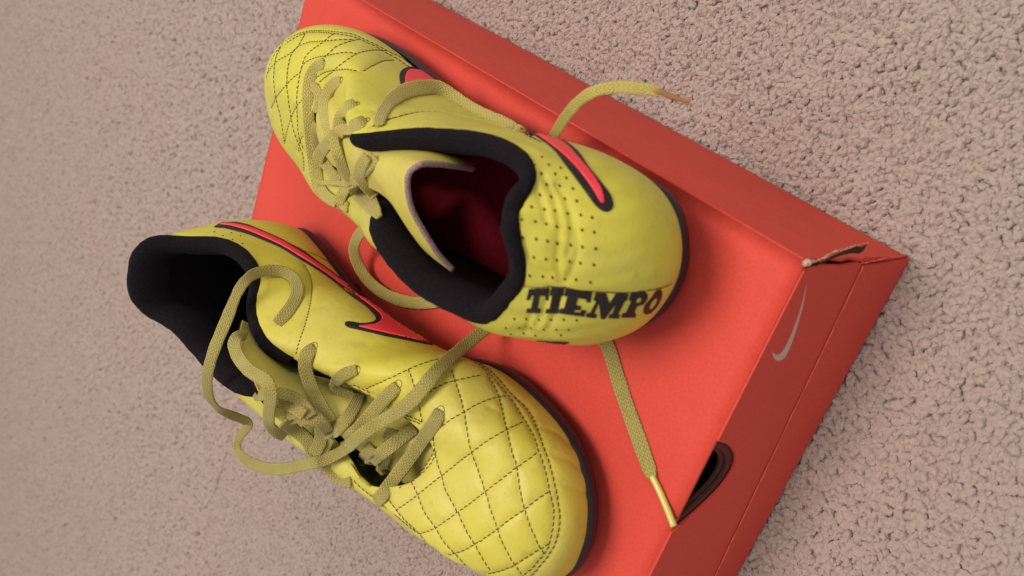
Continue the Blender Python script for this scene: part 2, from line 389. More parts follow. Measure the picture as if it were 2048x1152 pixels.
# worn fold lines
def crease(pts, r=.00022):
    P = resample(arr(pts), .002); P = P + rng.normal(0, .00012, P.shape) * arr([0, 1, 1])
    tube('worn_fold', P, r * (1 + .5 * rng.normal(0, 1, len(P)).clip(-.9, 1.2)), M_crease, box, 5)
crease([(-.00135, y, crz(y)) for y in np.linspace(.0018, BW - .002, 30)])
crease([unx(1722, 527, -.0015), unx(1745, 523, -.0015), unx(1775, 515, -.0015), unx(1806, 512, -.0015)], .00016)
# printed check mark on the end panel, built as a thin film
def film(name, pts, plane_x, mat, parent, th=.00012):
    P = [unx(*p, plane_x) for p in pts]; poly = [(p[1], p[2]) for p in P]
    slab(name, poly, (plane_x, 0, 0), (0, 1, 0), (0, 0, 1), NX, th, mat, parent, mats=[mat, mat])
sw = catmull([(1614, 570), (1606, 612), (1598, 640), (1589, 670), (1580, 695), (1572, 712), (1563, 720), (1553, 721), (1547, 713), (1544, 703)], 5)
sw2 = catmull([(1544, 703), (1551, 709), (1560, 708), (1570, 696), (1580, 676), (1592, 645), (1602, 615), (1614, 570)], 5)
film('printed_check_mark', [tuple(p) for p in sw] + [tuple(p) for p in sw2[1:-1]], -.00096, M_silver, box)

# ------------------------------------------------------------------ the shoes
B0 = arr([(1, 0), (4, 16), (14, 27), (32, 32), (55, 32), (80, 30), (105, 31), (130, 34), (155, 40), (180, 45), (205, 46), (228, 42), (246, 33), (259, 20), (265, 5),
          (262, -10), (252, -24), (236, -34), (212, -41), (185, -43), (158, -41), (130, -38), (105, -36), (80, -35), (55, -35), (32, -34), (14, -28), (4, -16)])
F0 = arr([(5, 0, 90), (8, 15, 85), (16, 25, 78), (32, 31, 71), (50, 33, 69), (68, 29, 70), (85, 24, 72), (103, 18, 75), (119, 13, 77),
          (141, 15, 66), (162, 19, 60), (180, 20, 55), (188, 15, 54), (190, 8, 54), (191, 0, 54), (190, -8, 54), (187, -15, 54), (178, -20, 56), (162, -19, 60), (141, -15, 66),
          (119, -13, 77), (103, -18, 76), (85, -25, 74), (68, -30, 72), (50, -33, 71), (32, -31, 74), (16, -25, 80), (8, -14, 86)])
#        heel ............ side ................. ball ........... toe
TAU = arr([.45, .45, .5, .55, .6, .65, .7, .8, .85, .95, 1, 1, 1, 1, 1, 1, 1, 1, 1, .95, .85, .8, .7, .65, .6, .55, .5, .45])
EXP = arr([2, 2, 2, 2, 2, 2.1, 2.2, 2.3, 2.4, 2.5, 2.5, 2.6, 2.7, 2.8, 2.8, 2.8, 2.7, 2.6, 2.5, 2.5, 2.4, 2.3, 2.2, 2.1, 2, 2, 2, 2])
BUL = arr([5, 5, 5, 5, 4, 2, 1, 1, 2, 3, 3, 3, 3, 3, 3, 3, 3, 3, 3, 3, 2, 1, 1, 2, 4, 5, 5, 5])
W0 = 14.0
# measured outlines of the two shoes: sole edge and opening edge
B1 = arr([(-0.4, 0.0), (5.3, 15.4), (15.8, 23.9), (32.7, 26.0), (54.8, 27.9), (79.9, 27.3), (105.2, 28.2), (130.8, 29.7), (155.8, 36.3), (180.3, 42.7), (205.0, 45.3), (228.6, 43.8), (247.6, 35.2), (260.2, 20.8), (264.2, 4.9), (259.4, -8.8), (248.6, -20.3), (233.5, -28.1), (211.2, -36.6), (185.0, -37.1), (158.3, -37.9), (130.1, -36.5), (105.0, -35.6), (80.0, -35.3), (55.0, -36.9), (32.2, -32.9), (14.3, -27.5), (3.4, -16.3)])
F1 = arr([(15.2, 10.4, 83.7), (20.7, 15.4, 79.3), (20.4, 25.3, 75.7), (31.8, 30.6, 71.8), (50.2, 31.6, 70.1), (68.3, 28.8, 70.5), (85.7, 25.0, 72.2), (103.8, 19.1, 74.6), (120.3, 13.8, 76.3), (140.1, 14.3, 61.0), (161.4, 18.0, 53.2), (179.4, 19.3, 48.3), (187.1, 14.9, 49.6), (189.0, 8.1, 50.9), (190.2, 0.9, 47.2), (189.0, -6.5, 43.2), (185.8, -12.9, 39.2), (176.4, -17.8, 37.8), (159.9, -17.6, 40.0), (138.7, -14.5, 46.3), (117.1, -11.3, 59.2), (103.7, -19.5, 69.9), (86.9, -26.5, 72.6), (68.9, -31.5, 71.4), (50.9, -31.9, 70.4), (33.5, -29.7, 69.6), (22.5, -18.2, 72.5), (13.4, -4.8, 77.4)])
B2 = arr([(-1.2, 0.0), (1.2, 17.3), (13.3, 28.2), (32.6, 27.1), (54.7, 24.0), (79.8, 20.7), (106.1, 21.8), (131.2, 25.1), (155.6, 34.4), (180.1, 43.8), (204.9, 44.1), (227.2, 39.5), (242.8, 28.4), (250.9, 14.5), (252.5, 3.8), (251.6, -5.3), (244.8, -16.1), (230.7, -21.6), (210.2, -30.9), (185.0, -35.0), (158.5, -35.6), (130.2, -35.4), (105.1, -34.7), (80.0, -34.4), (55.0, -34.8), (32.0, -34.1), (13.8, -28.3), (2.9, -16.5)])
F2 = arr([(1.4, 2.1, 95.1), (5.0, 14.6, 90.3), (15.8, 20.5, 79.2), (32.0, 28.6, 71.3), (50.5, 31.2, 68.4), (68.3, 27.8, 69.1), (83.8, 18.9, 75.7), (101.2, 13.6, 77.0), (117.9, 12.3, 70.2), (131.5, 14.3, 66.8), (157.3, 17.1, 56.9), (179.3, 18.3, 51.2), (189.4, 15.1, 48.3), (190.7, 7.8, 49.5), (189.4, -0.8, 51.3), (183.8, -8.1, 52.8), (173.5, -16.1, 54.1), (163.0, -19.6, 54.7), (153.9, -16.1, 53.5), (135.5, -11.3, 59.3), (114.9, -9.3, 72.3), (100.9, -15.8, 78.6), (83.9, -22.2, 77.1), (67.4, -25.9, 75.7), (50.0, -28.0, 74.6), (28.6, -23.8, 80.3), (14.8, -23.3, 88.0), (7.1, -15.5, 94.3)])
U1 = arr([10.6, 10.4, 7.1, 6.7, 4.4, 2.2, 1.0, 0.8, 1.5, 2.6, 4.4, 3.3, 4.3, 3.8, 2.6, 1.4, 0.2, -0.7, 0.4, -0.7, -0.0, 0.1, 1.0, 2.7, 6.2, 6.2, 6.8, 7.3])
U2 = arr([5.4, 5.1, 4.7, 5.7, 7.8, 9.3, 14.9, 13.4, 6.4, 4.8, 1.0, 2.0, 2.4, 2.5, 2.4, 2.0, -0.2, -2.4, -1.3, -0.5, -0.5, -0.1, 0.5, 1.8, 3.9, 5.0, 5.1, 5.2])
SUB, NT_ = 26, 92
def shoe_matrix(k):
    if k == 1:
        a = math.radians(9); M = Matrix.Translation((.035, .022, H)) @ Matrix.Rotation(a, 4, 'Z'); side = -1
    else:
        M = Matrix.Translation((.2748, .1516, H + .0011)) @ Matrix.Rotation(3.15709, 4, 'Z') @ Matrix.Rotation(0.0005, 4, 'Y') @ Matrix.Rotation(-.0654, 4, 'X'); side = 1
    return M, side
def smin(d, w): return np.exp(-(d / w) ** 2)

class Shoe: pass
def build_surface(k, Bk, Fk):
    s = Shoe(); s.M, s.side = shoe_matrix(k); s.k = k; Mm = np.array(s.M)
    s.W = lambda L: (arr(L) * arr([1, s.side, 1]) / 1000.0) @ Mm[:3, :3].T + Mm[:3, 3]      # (u, n, w) in mm -> world
    n = len(Bk)
    st = np.arange(n)
    B = gsm(catmull(Bk, SUB, True), 60, True); Fc = gsm(catmull(Fk, SUB, True), 40, True)
    tau = gsm(catmull(TAU[:, None], SUB, True), 60, True)[:, 0].clip(.2, 1); ex = gsm(catmull(EXP[:, None], SUB, True), 60, True)[:, 0]; bu = gsm(catmull((U1 if k == 1 else U2)[:, None], SUB, True), 60, True)[:, 0]
    T = np.roll(B, -1, 0) - np.roll(B, 1, 0); T /= np.linalg.norm(T, axis=1)[:, None]; NO = np.stack([-T[:, 1], T[:, 0]], -1)
    c = B.mean(0); sg = np.sign(((B - c) * NO).sum(1)); NO *= np.sign(sg.sum())
    t = np.linspace(0, 1, NT_); G = np.zeros((len(B), NT_, 3))
    for i in range(len(B)):
        th = t * tau[i] * math.pi / 2; p = 2 / ex[i]
        h = (1 - np.cos(th).clip(1e-9) ** p); h /= h[-1]; g = np.sin(th).clip(0) ** p; g /= g[-1]
        tt = .5 * t + .5 * g
        bl = bu[i] * np.sin(math.pi * tt.clip(0, 1) ** .75)
        G[i, :, 0] = B[i, 0] + (Fc[i, 0] - B[i, 0]) * h + NO[i, 0] * bl
        G[i, :, 1] = B[i, 1] + (Fc[i, 1] - B[i, 1]) * h + NO[i, 1] * bl
        G[i, :, 2] = W0 + (Fc[i, 2] - W0) * g
    # even spacing along every rib
    for i in range(len(B)):
        d = np.r_[0, np.cumsum(np.linalg.norm(np.diff(G[i], axis=0), axis=1))]; q = np.linspace(0, d[-1], NT_)
        G[i] = np.stack([np.interp(q, d, G[i, :, a]) for a in range(3)], -1)
    s.B, s.Fc, s.NO, s.G = B, Fc, NO, G
    return s
def normals_grid(P, closed=True):
    du = np.roll(P, -1, 0) - np.roll(P, 1, 0); dv = np.gradient(P, axis=1); N = np.cross(du, dv); N /= np.linalg.norm(N, axis=2)[:, :, None] + 1e-12
    return N
class Caster:
    def __init__(s): s.items = []
    def add(s, V, f): s.items.append(BVHTree.FromPolygons([Vector(v) for v in V], [tuple(int(a) for a in q) for q in f]))
    def hit(s, px, py):
        o, d = Vector(CAM), Vector(ray(px, py)); best = None
        for b in s.items:
            h = b.ray_cast(o, d)
            if h[0] is not None and (best is None or h[3] < best[3]): best = h
        return None if best is None else (arr(best[0]), arr(best[1]), best[3])
    def near(s, px, py, d0):
        """closest surface point to the sight line (for points just past a silhouette)"""
        d = ray(px, py); best = None
        for q in np.linspace(d0 - .03, d0 + .03, 25):
            for b in s.items:
                h = b.find_nearest(Vector(CAM + q * d))
                if best is None or h[3] < best[3]: best = h
        return arr(best[0]), arr(best[1])
def cast(cs, px, py, d0=.45):
    h = cs.hit(px, py)
    if h is None:
        p, nn = cs.near(px, py, d0); dist = d0
    else: p, nn, dist = h
    if nn @ (p - CAM) > 0: nn = -nn
    return p, nn, dist, h is not None

def project_path(cs, pts, step=.0004, off=.0):
    """smooth pixel path laid onto the surface"""
    P = resample(catmull(pts, 8), 2.0); out = []; nn = []; d0 = .42
    for p in P:
        q, n_, d, ok = cast(cs, p[0], p[1], d0); d0 = d if ok else d0
        if not ok and len(out) and np.linalg.norm(q - out[-1]) < .00005: continue
        out.append(q); nn.append(n_)
    return arr(out), arr(nn)
def stitch_mesh(paths, dash=.0021, gap=.0007, r=.00030):
    """thread dashes sunk in the leather, all paths in one vertex list"""
    V, f = [], []
    for P, N in paths:
        d = np.r_[0, np.cumsum(np.linalg.norm(np.diff(P, axis=0), axis=1))]; L = d[-1]; s0 = 0
        while s0 + dash < L:
            ss = np.linspace(s0, s0 + dash, 5)
            Q = np.stack([np.interp(ss, d, P[:, a]) for a in range(3)], -1); NN = np.stack([np.interp(ss, d, N[:, a]) for a in range(3)], -1)
            T = Q[-1] - Q[0]; T /= np.linalg.norm(T) + 1e-12; b0 = len(V)
            for j in range(5):
                nrm = NN[j] / np.linalg.norm(NN[j]); sd = np.cross(T, nrm); lift = (.00012, .00030, .00036, .00030, .00012)[j]
                sk = (j - 2) * .00007
                for a in (0, 1, 2, 3, 4):
                    an = math.pi * a / 4; V.append(Q[j] + sd * (r * math.cos(an) * (.75 if j in (0, 4) else 1) + sk) + nrm * (lift * math.sin(an) + .00004 - .00008 * (a in (0, 4))))
            for j in range(4):
                for a in range(4): f.append((b0 + j * 5 + a, b0 + (j + 1) * 5 + a, b0 + (j + 1) * 5 + a + 1, b0 + j * 5 + a + 1))
            s0 += dash + gap
    return V, f
def decal(cs, name, outline, mat, parent, off=.0003, cell=3.0, holes=None, smooth_n=6, z0=-.0001):
    poly = [tuple(p) for p in (catmull(outline, smooth_n, True) if smooth_n else arr(outline))]
    poly = [tuple(p) for p in resample(np.r_[arr(poly), arr(poly)[:1]], cell * .7)[:-1]]
    hl = [[tuple(p) for p in resample(np.r_[arr(h), arr(h)[:1]], cell * .7)[:-1]] for h in (holes or [])]
    def inside(p, pg):
        x, y = p; c = False; n = len(pg)
        for i in range(n):
            x1, y1 = pg[i]; x2, y2 = pg[(i + 1) % n]
            if (y1 > y) != (y2 > y) and x < (x2 - x1) * (y - y1) / (y2 - y1) + x1: c = not c
        return c
    A = arr(poly); pts = list(poly); edges = [(i, (i + 1) % len(poly)) for i in range(len(poly))]
    for h in hl:
        b = len(pts); pts += h; edges += [(b + i, b + (i + 1) % len(h)) for i in range(len(h))]
    bnd = arr(pts)
    for x in np.arange(A[:, 0].min(), A[:, 0].max(), cell):
        for y in np.arange(A[:, 1].min(), A[:, 1].max(), cell):
            if inside((x, y), poly) and not any(inside((x, y), h) for h in hl) and np.min(np.hypot(bnd[:, 0] - x, bnd[:, 1] - y)) > cell * .45: pts.append((x, y))
    r = mgeo.delaunay_2d_cdt([Vector(p) for p in pts], edges, [], 0, 1e-4)
    vs, fs = r[0], r[2]; P, N, ok = [], [], []
    d0 = .45
    for v in vs:
        q, n_, d, o_ = cast(cs, v[0], v[1], d0)
        if not o_:
            r_ = ray(v[0], v[1]); q = arr(cs.near(v[0], v[1], d0)[0])
            for _ in range(6):
                t_ = (q - CAM) @ r_; hb = min((b.find_nearest(Vector(CAM + t_ * r_)) for b in cs.items), key=lambda h: h[3]); q = arr(hb[0]); n_ = arr(hb[1])
            if n_ @ (q - CAM) > 0: n_ = -n_
            o_ = hb[3] < .0011; d = np.linalg.norm(q - CAM)
        d0 = d if o_ else d0
        P.append(q); N.append(n_); ok.append(o_)
    tri = []
    for q in fs:
        c = (sum(vs[i][0] for i in q) / len(q), sum(vs[i][1] for i in q) / len(q))
        if inside(c, poly) and not any(inside(c, h) for h in hl) and all(ok[i] for i in q) and max(np.linalg.norm(P[q[i]] - P[q[i - 1]]) for i in range(len(q))) < .006: tri.append(list(q))
    P, N = arr(P), arr(N); nv = len(P)
    Vt = P + N * off; Vb = P + N * z0; cnt = {}
    F_ = []
    for q in tri:
        a, b, c = q[:3]; nn = np.cross(P[b] - P[a], P[c] - P[a])
        if nn @ N[a] < 0: q = q[::-1]
        F_.append(tuple(q))
        for i in range(len(q)): e = (q[i], q[(i + 1) % len(q)]); cnt[e] = 1
    for (a, b) in list(cnt):
        if (b, a) not in cnt: F_.append((b, a, a + nv, b + nv))
    return mesh(name, np.r_[Vt, Vb], F_, mat, parent)

LS = {}
def ribbon(cs, name, pts, mat, parent, width=.0062, thick=.0011, sm=30, twist=None, zbase=H, cap=True, edge_up=0.35):
    """flat woven lace. pts: (x, y, off) off mm above the surface seen there, or (x, y, None, h) h mm above the box; optional 5th value scales the width"""
    C, Nn, wd, tw, fx = [], [], [], [], []; taut = 2.5
    d0 = .42; lc = LS.setdefault(id(cs), Caster())
    for p in pts:
        x, y = p[0], p[1]
        fx.append([0.0 if p[2] is None or p[2] < 1.0 else 1.0])
        if p[2] is None:
            q = unp(x, y, zbase + p[3] / 1000); n_ = arr([0, 0, 1.0])
        else:
            q, n_, d, ok = cast(cs, x, y, d0); q = q - ray(x, y) * p[2] / 1000
        wd.append(p[4] if len(p) > 4 else 1.0); tw.append(p[5] if len(p) > 5 else 0.0)
        v = CAM - q; v /= np.linalg.norm(v); n_ = n_ * .3 + v * .8; Nn.append(n_ / np.linalg.norm(n_)); C.append(q)
    C = arr(C); dd = np.linalg.norm(C - CAM, axis=1); dr = (C - CAM) / dd[:, None]
    for _ in range(30):
        for i in range(1, len(dd) - 1):
            if fx[i][0] > .5 or True:
                w_ = np.linalg.norm(C[i] - C[i - 1]) / (np.linalg.norm(C[i] - C[i - 1]) + np.linalg.norm(C[i + 1] - C[i]) + 1e-9)
                if pts[i][2] is not None: dd[i] = min(dd[i], dd[i - 1] * (1 - w_) + dd[i + 1] * w_ + taut / 1000)
    C = CAM + dr * dd[:, None]
    C = catmull(C, 12); Nn = catmull(Nn, 12); wd = catmull(arr(wd)[:, None], 12); fx = catmull(arr(fx), 12).clip(0, 1); tw = catmull(arr(tw)[:, None], 12)
    A = resample(np.c_[C, Nn, wd, tw], .00001) if False else np.c_[C, Nn, wd, tw, fx]
    d = np.r_[0, np.cumsum(np.linalg.norm(np.diff(C, axis=0), axis=1))]; n = max(int(d[-1] / .0008), 8); ss = np.linspace(0, d[-1], n + 1)
    A = np.stack([np.interp(ss, d, A[:, a]) for a in range(A.shape[1])], -1)
    A[:, :6] = gsm(A[:, :6], 8, False)
    for it in range(3):
        D = A[:, :3] - CAM; dist = np.linalg.norm(D, axis=1); D /= dist[:, None]; lim = dist.copy()
        for i in range(len(A)):
            if A[i, 8] < .5: continue
            for c_, gap in ((cs, .0009), (lc, .0013)):
                for b_ in c_.items:
                    h = b_.ray_cast(Vector(CAM), Vector(D[i]))
                    if h[0] is not None: lim[i] = min(lim[i], h[3] - gap)
        push = np.maximum(dist - lim, 0); ps = gsm(push[:, None], 5, False)[:, 0]; push = np.maximum(push, ps)
        A[:, :3] -= D * push[:, None]
        A[:, :3] = gsm(A[:, :3], 6, False)
    A[:, 3:6] = gsm(A[:, 3:6], sm, False)
    C, Nn, wd, tw = A[:, :3], A[:, 3:6], A[:, 6], A[:, 7]
    T = np.gradient(C, axis=0); T /= np.linalg.norm(T, axis=1)[:, None]
    Nn -= T * (Nn * T).sum(1)[:, None]; Nn /= np.linalg.norm(Nn, axis=1)[:, None]
    Sd = np.cross(T, Nn)
    ca, sa = np.cos(tw)[:, None], np.sin(tw)[:, None]; Sd, Nn = Sd * ca + Nn * sa, Nn * ca - Sd * sa
    K = 14; V = []; UV = []; ang = np.arange(K) * 2 * math.pi / K
    px = np.sign(np.cos(ang)) * np.abs(np.cos(ang)) ** .75; pz = np.sign(np.sin(ang)) * np.abs(np.sin(ang)) ** .55
    jit = gsm(rng.normal(0, 1, (len(C), 1)), 3, False)[:, 0] * .05
    for i in range(len(C)):
        w = width * wd[i] * (1 + jit[i]) / 2
        for q in range(K):
            V.append(C[i] + Sd[i] * px[q] * w + Nn[i] * (pz[q] * thick / 2 + .0003 * edge_up * px[q] ** 2)); UV.append((ss[i], px[q] * w * 1.0 + 5))
    f = [(i * K + q, i * K + (q + 1) % K, (i + 1) * K + (q + 1) % K, (i + 1) * K + q) for i in range(len(C) - 1) for q in range(K)]
    f.append(tuple(range(K))[::-1]); f.append(tuple((len(C) - 1) * K + q for q in range(K)))
    if len(V): lc.add(V, f)
    return mesh(name, V, f, mat, parent, uv=UV), C

def make_shoe(k, Bk, Fk, yel, label, grooves, extra):
    s = build_surface(k, Bk, Fk); G = s.G
    root = empty('soccer_shoe', mat=s.M); props(root, label, 'soccer shoe', 'pair of yellow soccer shoes on the red box'); s.root = root
    Pw = s.W(G.reshape(-1, 3)).reshape(G.shape); N = normals_grid(Pw)
    cen = Pw.mean((0, 1)); 
    if ((Pw - cen) * N).sum(2).mean() < 0: N = -N
    fcs = gridf(G.shape[0], G.shape[1], True)
    cs = Caster(); cs.add(Pw.reshape(-1, 3), fcs); s.cs0 = cs
    # seams pressed into the leather: the quilting puffs up between its stitch lines
    flat = Pw.reshape(-1, 3); disp = np.zeros(len(flat)); s.paths = []
    for spec, conv, lines in grooves:
        for ln in lines:
            P, NN = project_path(cs, [conv(*q) for q in ln])
            if len(P) < 3: continue
            if spec.get('sew', 1): s.paths.append((P, NN, spec))
            if spec.get('groove', 1):
                Q = resample(P, .0012); lo, hi = Q.min(0) - .006, Q.max(0) + .006
                idx = np.where(((flat > lo) & (flat < hi)).all(1))[0]
                for c in range(0, len(idx), 4000):
                    ii = idx[c:c + 4000]; dd = np.sqrt(((flat[ii][:, None] - Q[None]) ** 2).sum(2)).min(1)
                    wf = spec.get('wide', 1.0); g = spec.get('depth', .0007) * (np.exp(-(dd / (.0011 * wf)) ** 2) + .8 * np.exp(-(dd / (.0032 * wf)) ** 2))
                    disp[ii] = np.maximum(disp[ii], g)
    # soft irregularities and creases
    u, n_, w = G.reshape(-1, 3).T
    wob = .0005 * np.sin(u / 17 + n_ / 11) * np.sin(n_ / 13 + w / 9) + .0003 * np.sin(u / 7.5 + 2 * np.sin(n_ / 9)) * np.sin(w / 7 + 1)
    cre = np.zeros(len(u))
    hz = smin(u - 22, 26) * smin(w - 58, 20)
    for a, b, c, amp in extra.get('folds', ()):          # folds of soft heel leather: (phase direction u, n, w)
        cre += amp * (np.abs(np.sin(a * u + b * n_ + c * w + .7 * np.sin(w / 8))) ** 2)
    rimfade = np.clip((1 - np.tile(np.linspace(0, 1, G.shape[1]), G.shape[0])) / .12, 0, 1)
    D = -disp + (wob + cre * hz * .0004) * rimfade
    flat = flat + N.reshape(-1, 3) * D[:, None]
    s.flat = flat.reshape(Pw.shape); s.N = N
    # wrap the cut edge inwards so the leather has thickness
    edge = s.flat[:, -1]; Ni = N[:, -1]
    inn = np.stack([edge - Ni * .0008 + 0, s.flat[:, -1] - Ni * .0018, s.flat[:, -4] - Ni * .0020, s.flat[:, -10] - Ni * .0022], 1)
    GG = np.concatenate([s.flat, inn], 1)
    s.upper = mesh('upper', GG.reshape(-1, 3), gridf(GG.shape[0], GG.shape[1], True), yel, root)
    cs2 = Caster(); cs2.add(s.flat.reshape(-1, 3), fcs); s.cs = cs2; s.cs1 = Caster(); s.cs1.items = list(cs2.items)
    # ---- outsole: plate, rim and studs
    Bo = s.B + s.NO * 1.15; Bi = s.B + s.NO * .4; z = np.full((len(Bo), 1), 1.0)
    prof = [(Bi, 15.2), (Bo, 14.6), (Bo + s.NO * .3, 11.5), (Bo - s.NO * .6, 8.6), (Bo - s.NO * 6, 8.0)]
    V = np.stack([s.W(np.c_[b, z * h]) for b, h in prof], 1); f = gridf(len(Bo), len(prof), True)
    VV = V.reshape(-1, 3); f.append(tuple(i * len(prof) + len(prof) - 1 for i in range(len(Bo))))
    osole = mesh('outsole', VV, f, M_sole, root)
    for (u_, v_) in ((22, 16), (22, -17), (58, 15), (58, -16), (150, 24), (150, -24), (182, 28), (182, -26), (212, 25), (212, -22), (236, 12), (236, -10)):
        K = 12; V = []
        for r_, h_ in ((6.2, 9), (5.2, 5), (4.0, .8), (3.0, .3)):
            V += [s.W([u_ + r_ * math.cos(2 * math.pi * q / K), v_ + r_ * math.sin(2 * math.pi * q / K), h_ - (0 if k == 1 else .8)]) for q in range(K)]
        f = [(a * K + q, a * K + (q + 1) % K, (a + 1) * K + (q + 1) % K, (a + 1) * K + q) for a in range(3) for q in range(K)] + [tuple(3 * K + q for q in range(K))]
        st_ = mesh('stud', V, f, M_sole, root); st_.parent = osole
    return s

def make_lining(s, i0, i1, heel_cut):
    """rolled black knit collar and the lining below it; from station i0 (far front) over the heel to i1 (near front)"""
    idx = [i % len(s.Fc) for i in range(int(i0 * SUB), int(i1 * SUB) + 1, 2)]
    Fc = s.Fc[idx]; NOi = s.NO[idx]
    # inward direction of the rim itself
    T = np.gradient(Fc[:, :2], axis=0); T = gsm(T, 40, False); T /= np.linalg.norm(T, axis=1)[:, None]; IN = np.stack([-T[:, 1], T[:, 0]], -1)
    mid = arr([60, 0]); 
    if ((mid - Fc[:, :2]) * IN).sum() < 0: IN = -IN
    n = len(Fc); q = np.linspace(0, 1, n); fade = np.clip(np.minimum(q, 1 - q) / .05, 0, 1) ** .5
    hc = 1 - heel_cut * np.exp(-((q - .52) / .16) ** 4)
    prof = [(-.6, -3.0), (-.9, -1.2), (-.4, .8), (1.0, 2.1), (3.0, 2.3), (5.0, 1.4), (6.6, -.6), (7.6, -4), (8.0, -9), (7.4, -16), (7.0, -17.2)]
    V = []
    for h, z in prof:
        hh = h * (1 if h < 0 else (.35 + .65 * fade)); zz = z * (.5 + .5 * fade) * (hc if z < -2 else 1); V.append(s.W(np.c_[Fc[:, :2] + IN * np.atleast_1d(hh)[:, None], Fc[:, 2] + zz]))
    V = np.stack(V, 1); V = V + gsm(rng.normal(0, .00012, V.shape), 1, False)
    mesh('collar_lining', V.reshape(-1, 3), gridf(n, len(prof)), M_knit, s.root)
    s.rim = V; vr = V.reshape(-1, 3); s.cs.add(vr, gridf(n, len(prof)))
    # deep lining down to the insole
    bi_ = s.B[idx]; lv = []
    for a in np.linspace(0, 1, 9):
        hm = np.exp(-((q - .52) / .2) ** 4) * (1 if s.k == 1 else 0); tgt = bi_ - s.NO[idx] * (5.0 + 13 * hm)[:, None]
        xy = (Fc[:, :2] + IN * 6.8) * (1 - a) + tgt * a; lv.append(s.W(np.c_[xy, (Fc[:, 2] - 16.6 * hc) * (1 - a) + 19 * a]))
    lv = np.stack(lv, 1); mesh_idx = []
    fl = gridf(n, 9)
    cen = int(n / 2)
    for i in range(n - 1):
        for j in range(8): mesh_idx.append(1 if .44 < i / n < .82 else 0)
    mesh('heel_lining', lv.reshape(-1, 3), fl, None, s.root, mats=[M_dark, M_pink_in if s.k == 1 else M_dark], midx=mesh_idx)

def patch(s, name, rows, mats, nu=10, nv=10, thick=.0026, edge_mat=None, zb=H, sag=0):
    """sheet through rows of (px, py, h) with thickness; the first row is its free edge"""
    G = arr([[unp(x, y, zb + h / 1000) for x, y, h in r] for r in rows])
    A = np.stack([catmull(r, nu) for r in G]); A = catmull(A.reshape(len(A), -1), nv).reshape(-1, A.shape[1], 3)
    N = normals_grid(np.concatenate([A, A[-1:]]))[:-1]; N[0] = N[1]; N[-1] = N[-2]
    if (N * (CAM - A)).sum() < 0: N = -N
    n, m_ = A.shape[:2]; Bk = A - N * thick
    V = np.r_[A.reshape(-1, 3), Bk.reshape(-1, 3)]; o = n * m_
    f = gridf(n, m_) + gridf(n, m_, off=o, flip=True); mi = [0] * ((n - 1) * (m_ - 1)) + [1] * ((n - 1) * (m_ - 1))
    for a in range(m_ - 1): f.append((a, a + 1, a + 1 + o, a + o)); mi.append(2)
    for a in range(n - 1):
        f.append((a * m_, (a + 1) * m_, (a + 1) * m_ + o, a * m_ + o)); mi.append(0)
        b = m_ - 1; f.append((a * m_ + b, (a + 1) * m_ + b, (a + 1) * m_ + b + o, a * m_ + b + o)); mi.append(0)
    ob = mesh(name, V, f, None, s.root, mats=mats, midx=mi)
    s.cs.add(A.reshape(-1, 3), gridf(n, m_))
    return A, N

# ================= traces read off the photograph (laid onto the shoe surfaces) =================
TH_ = dict(dash=.0018, gap=.0006, r=.00023, depth=.00045)
FINE = dict(dash=.0012, gap=.0006, r=.00020, depth=.0004)
S2_Q = [
 [(120, 245), (220, 195), (330, 142), (410, 112), (490, 90)],
 [(430, 255), (500, 215), (560, 196), (630, 180), (705, 165)],
 [(500, 420), (550, 380), (604, 350), (660, 315), (730, 285), (820, 265)],
 [(265, 835), (370, 760), (490, 662), (570, 600), (640, 550), (720, 490), (815, 432), (905, 385)],
 [(385, 948), (465, 917), (568, 842), (640, 790), (705, 740), (790, 675), (860, 622), (920, 580), (972, 540)],
 [(530, 1050), (600, 1030), (652, 1003), (765, 925), (830, 875), (900, 828), (960, 780), (1025, 738)],
 [(720, 1150), (790, 1135), (850, 1105), (920, 1062), (980, 1025), (1025, 998)],
 [(330, 142), (350, 190), (385, 340), (398, 405)],
 [(450, 480), (460, 560), (490, 662), (505, 720), (568, 842), (610, 930), (652, 1003), (700, 1090), (740, 1150)],
 [(545, 145), (560, 196), (585, 270), (604, 350), (620, 440), (640, 550), (670, 640), (705, 740), (735, 840), (765, 925), (800, 1020), (850, 1105), (885, 1152), (910, 1190)],
 [(715, 160), (750, 215), (780, 285), (800, 370), (815, 432), (835, 530), (860, 622), (875, 720), (900, 828), (935, 930), (980, 1025), (1000, 1050)],
 [(340, 685), (375, 755), (410, 840), (465, 917), (510, 990), (565, 1050), (615, 1110)],
 [(235, 785), (270, 835), (320, 890), (385, 948), (430, 1000), (470, 1040)]]
S2_D = [
 [(630, 80), (700, 130), (770, 205), (850, 300), (905, 385), (945, 455), (972, 540), (1005, 640), (1025, 738), (1045, 830), (1040, 920), (1020, 1010), (990, 1060), (950, 1110), (900, 1155), (840, 1200)],
 [(650, 80), (740, 150), (830, 250), (915, 330), (960, 410), (990, 500), (1020, 590), (1045, 680), (1065, 780), (1075, 880), (1060, 970), (1030, 1040), (980, 1110), (930, 1165), (870, 1210)],
 [(455, 530), (440, 570), (400, 625), (350, 670), (280, 725)], [(462, 545), (445, 590), (405, 640), (360, 680)],
 [(20, 228), (80, 232), (155, 272)], [(15, 242), (90, 258), (150, 292)], [(315, 370), (400, 405)], [(310, 385), (395, 415)],
 [(60, 690), (100, 730), (160, 780), (220, 830), (300, 890), (380, 948)]]
S2_C4 = [
 [(1118, 308), (1150, 370), (1163, 430), (1155, 520), (1130, 620), (1100, 720), (1078, 790), (1068, 840)],
 [(1120, 232), (1180, 255), (1240, 285), (1310, 330), (1370, 375)],
 [(362, 120), (372, 150)], [(1165, 930), (1210, 950), (1260, 972)]]
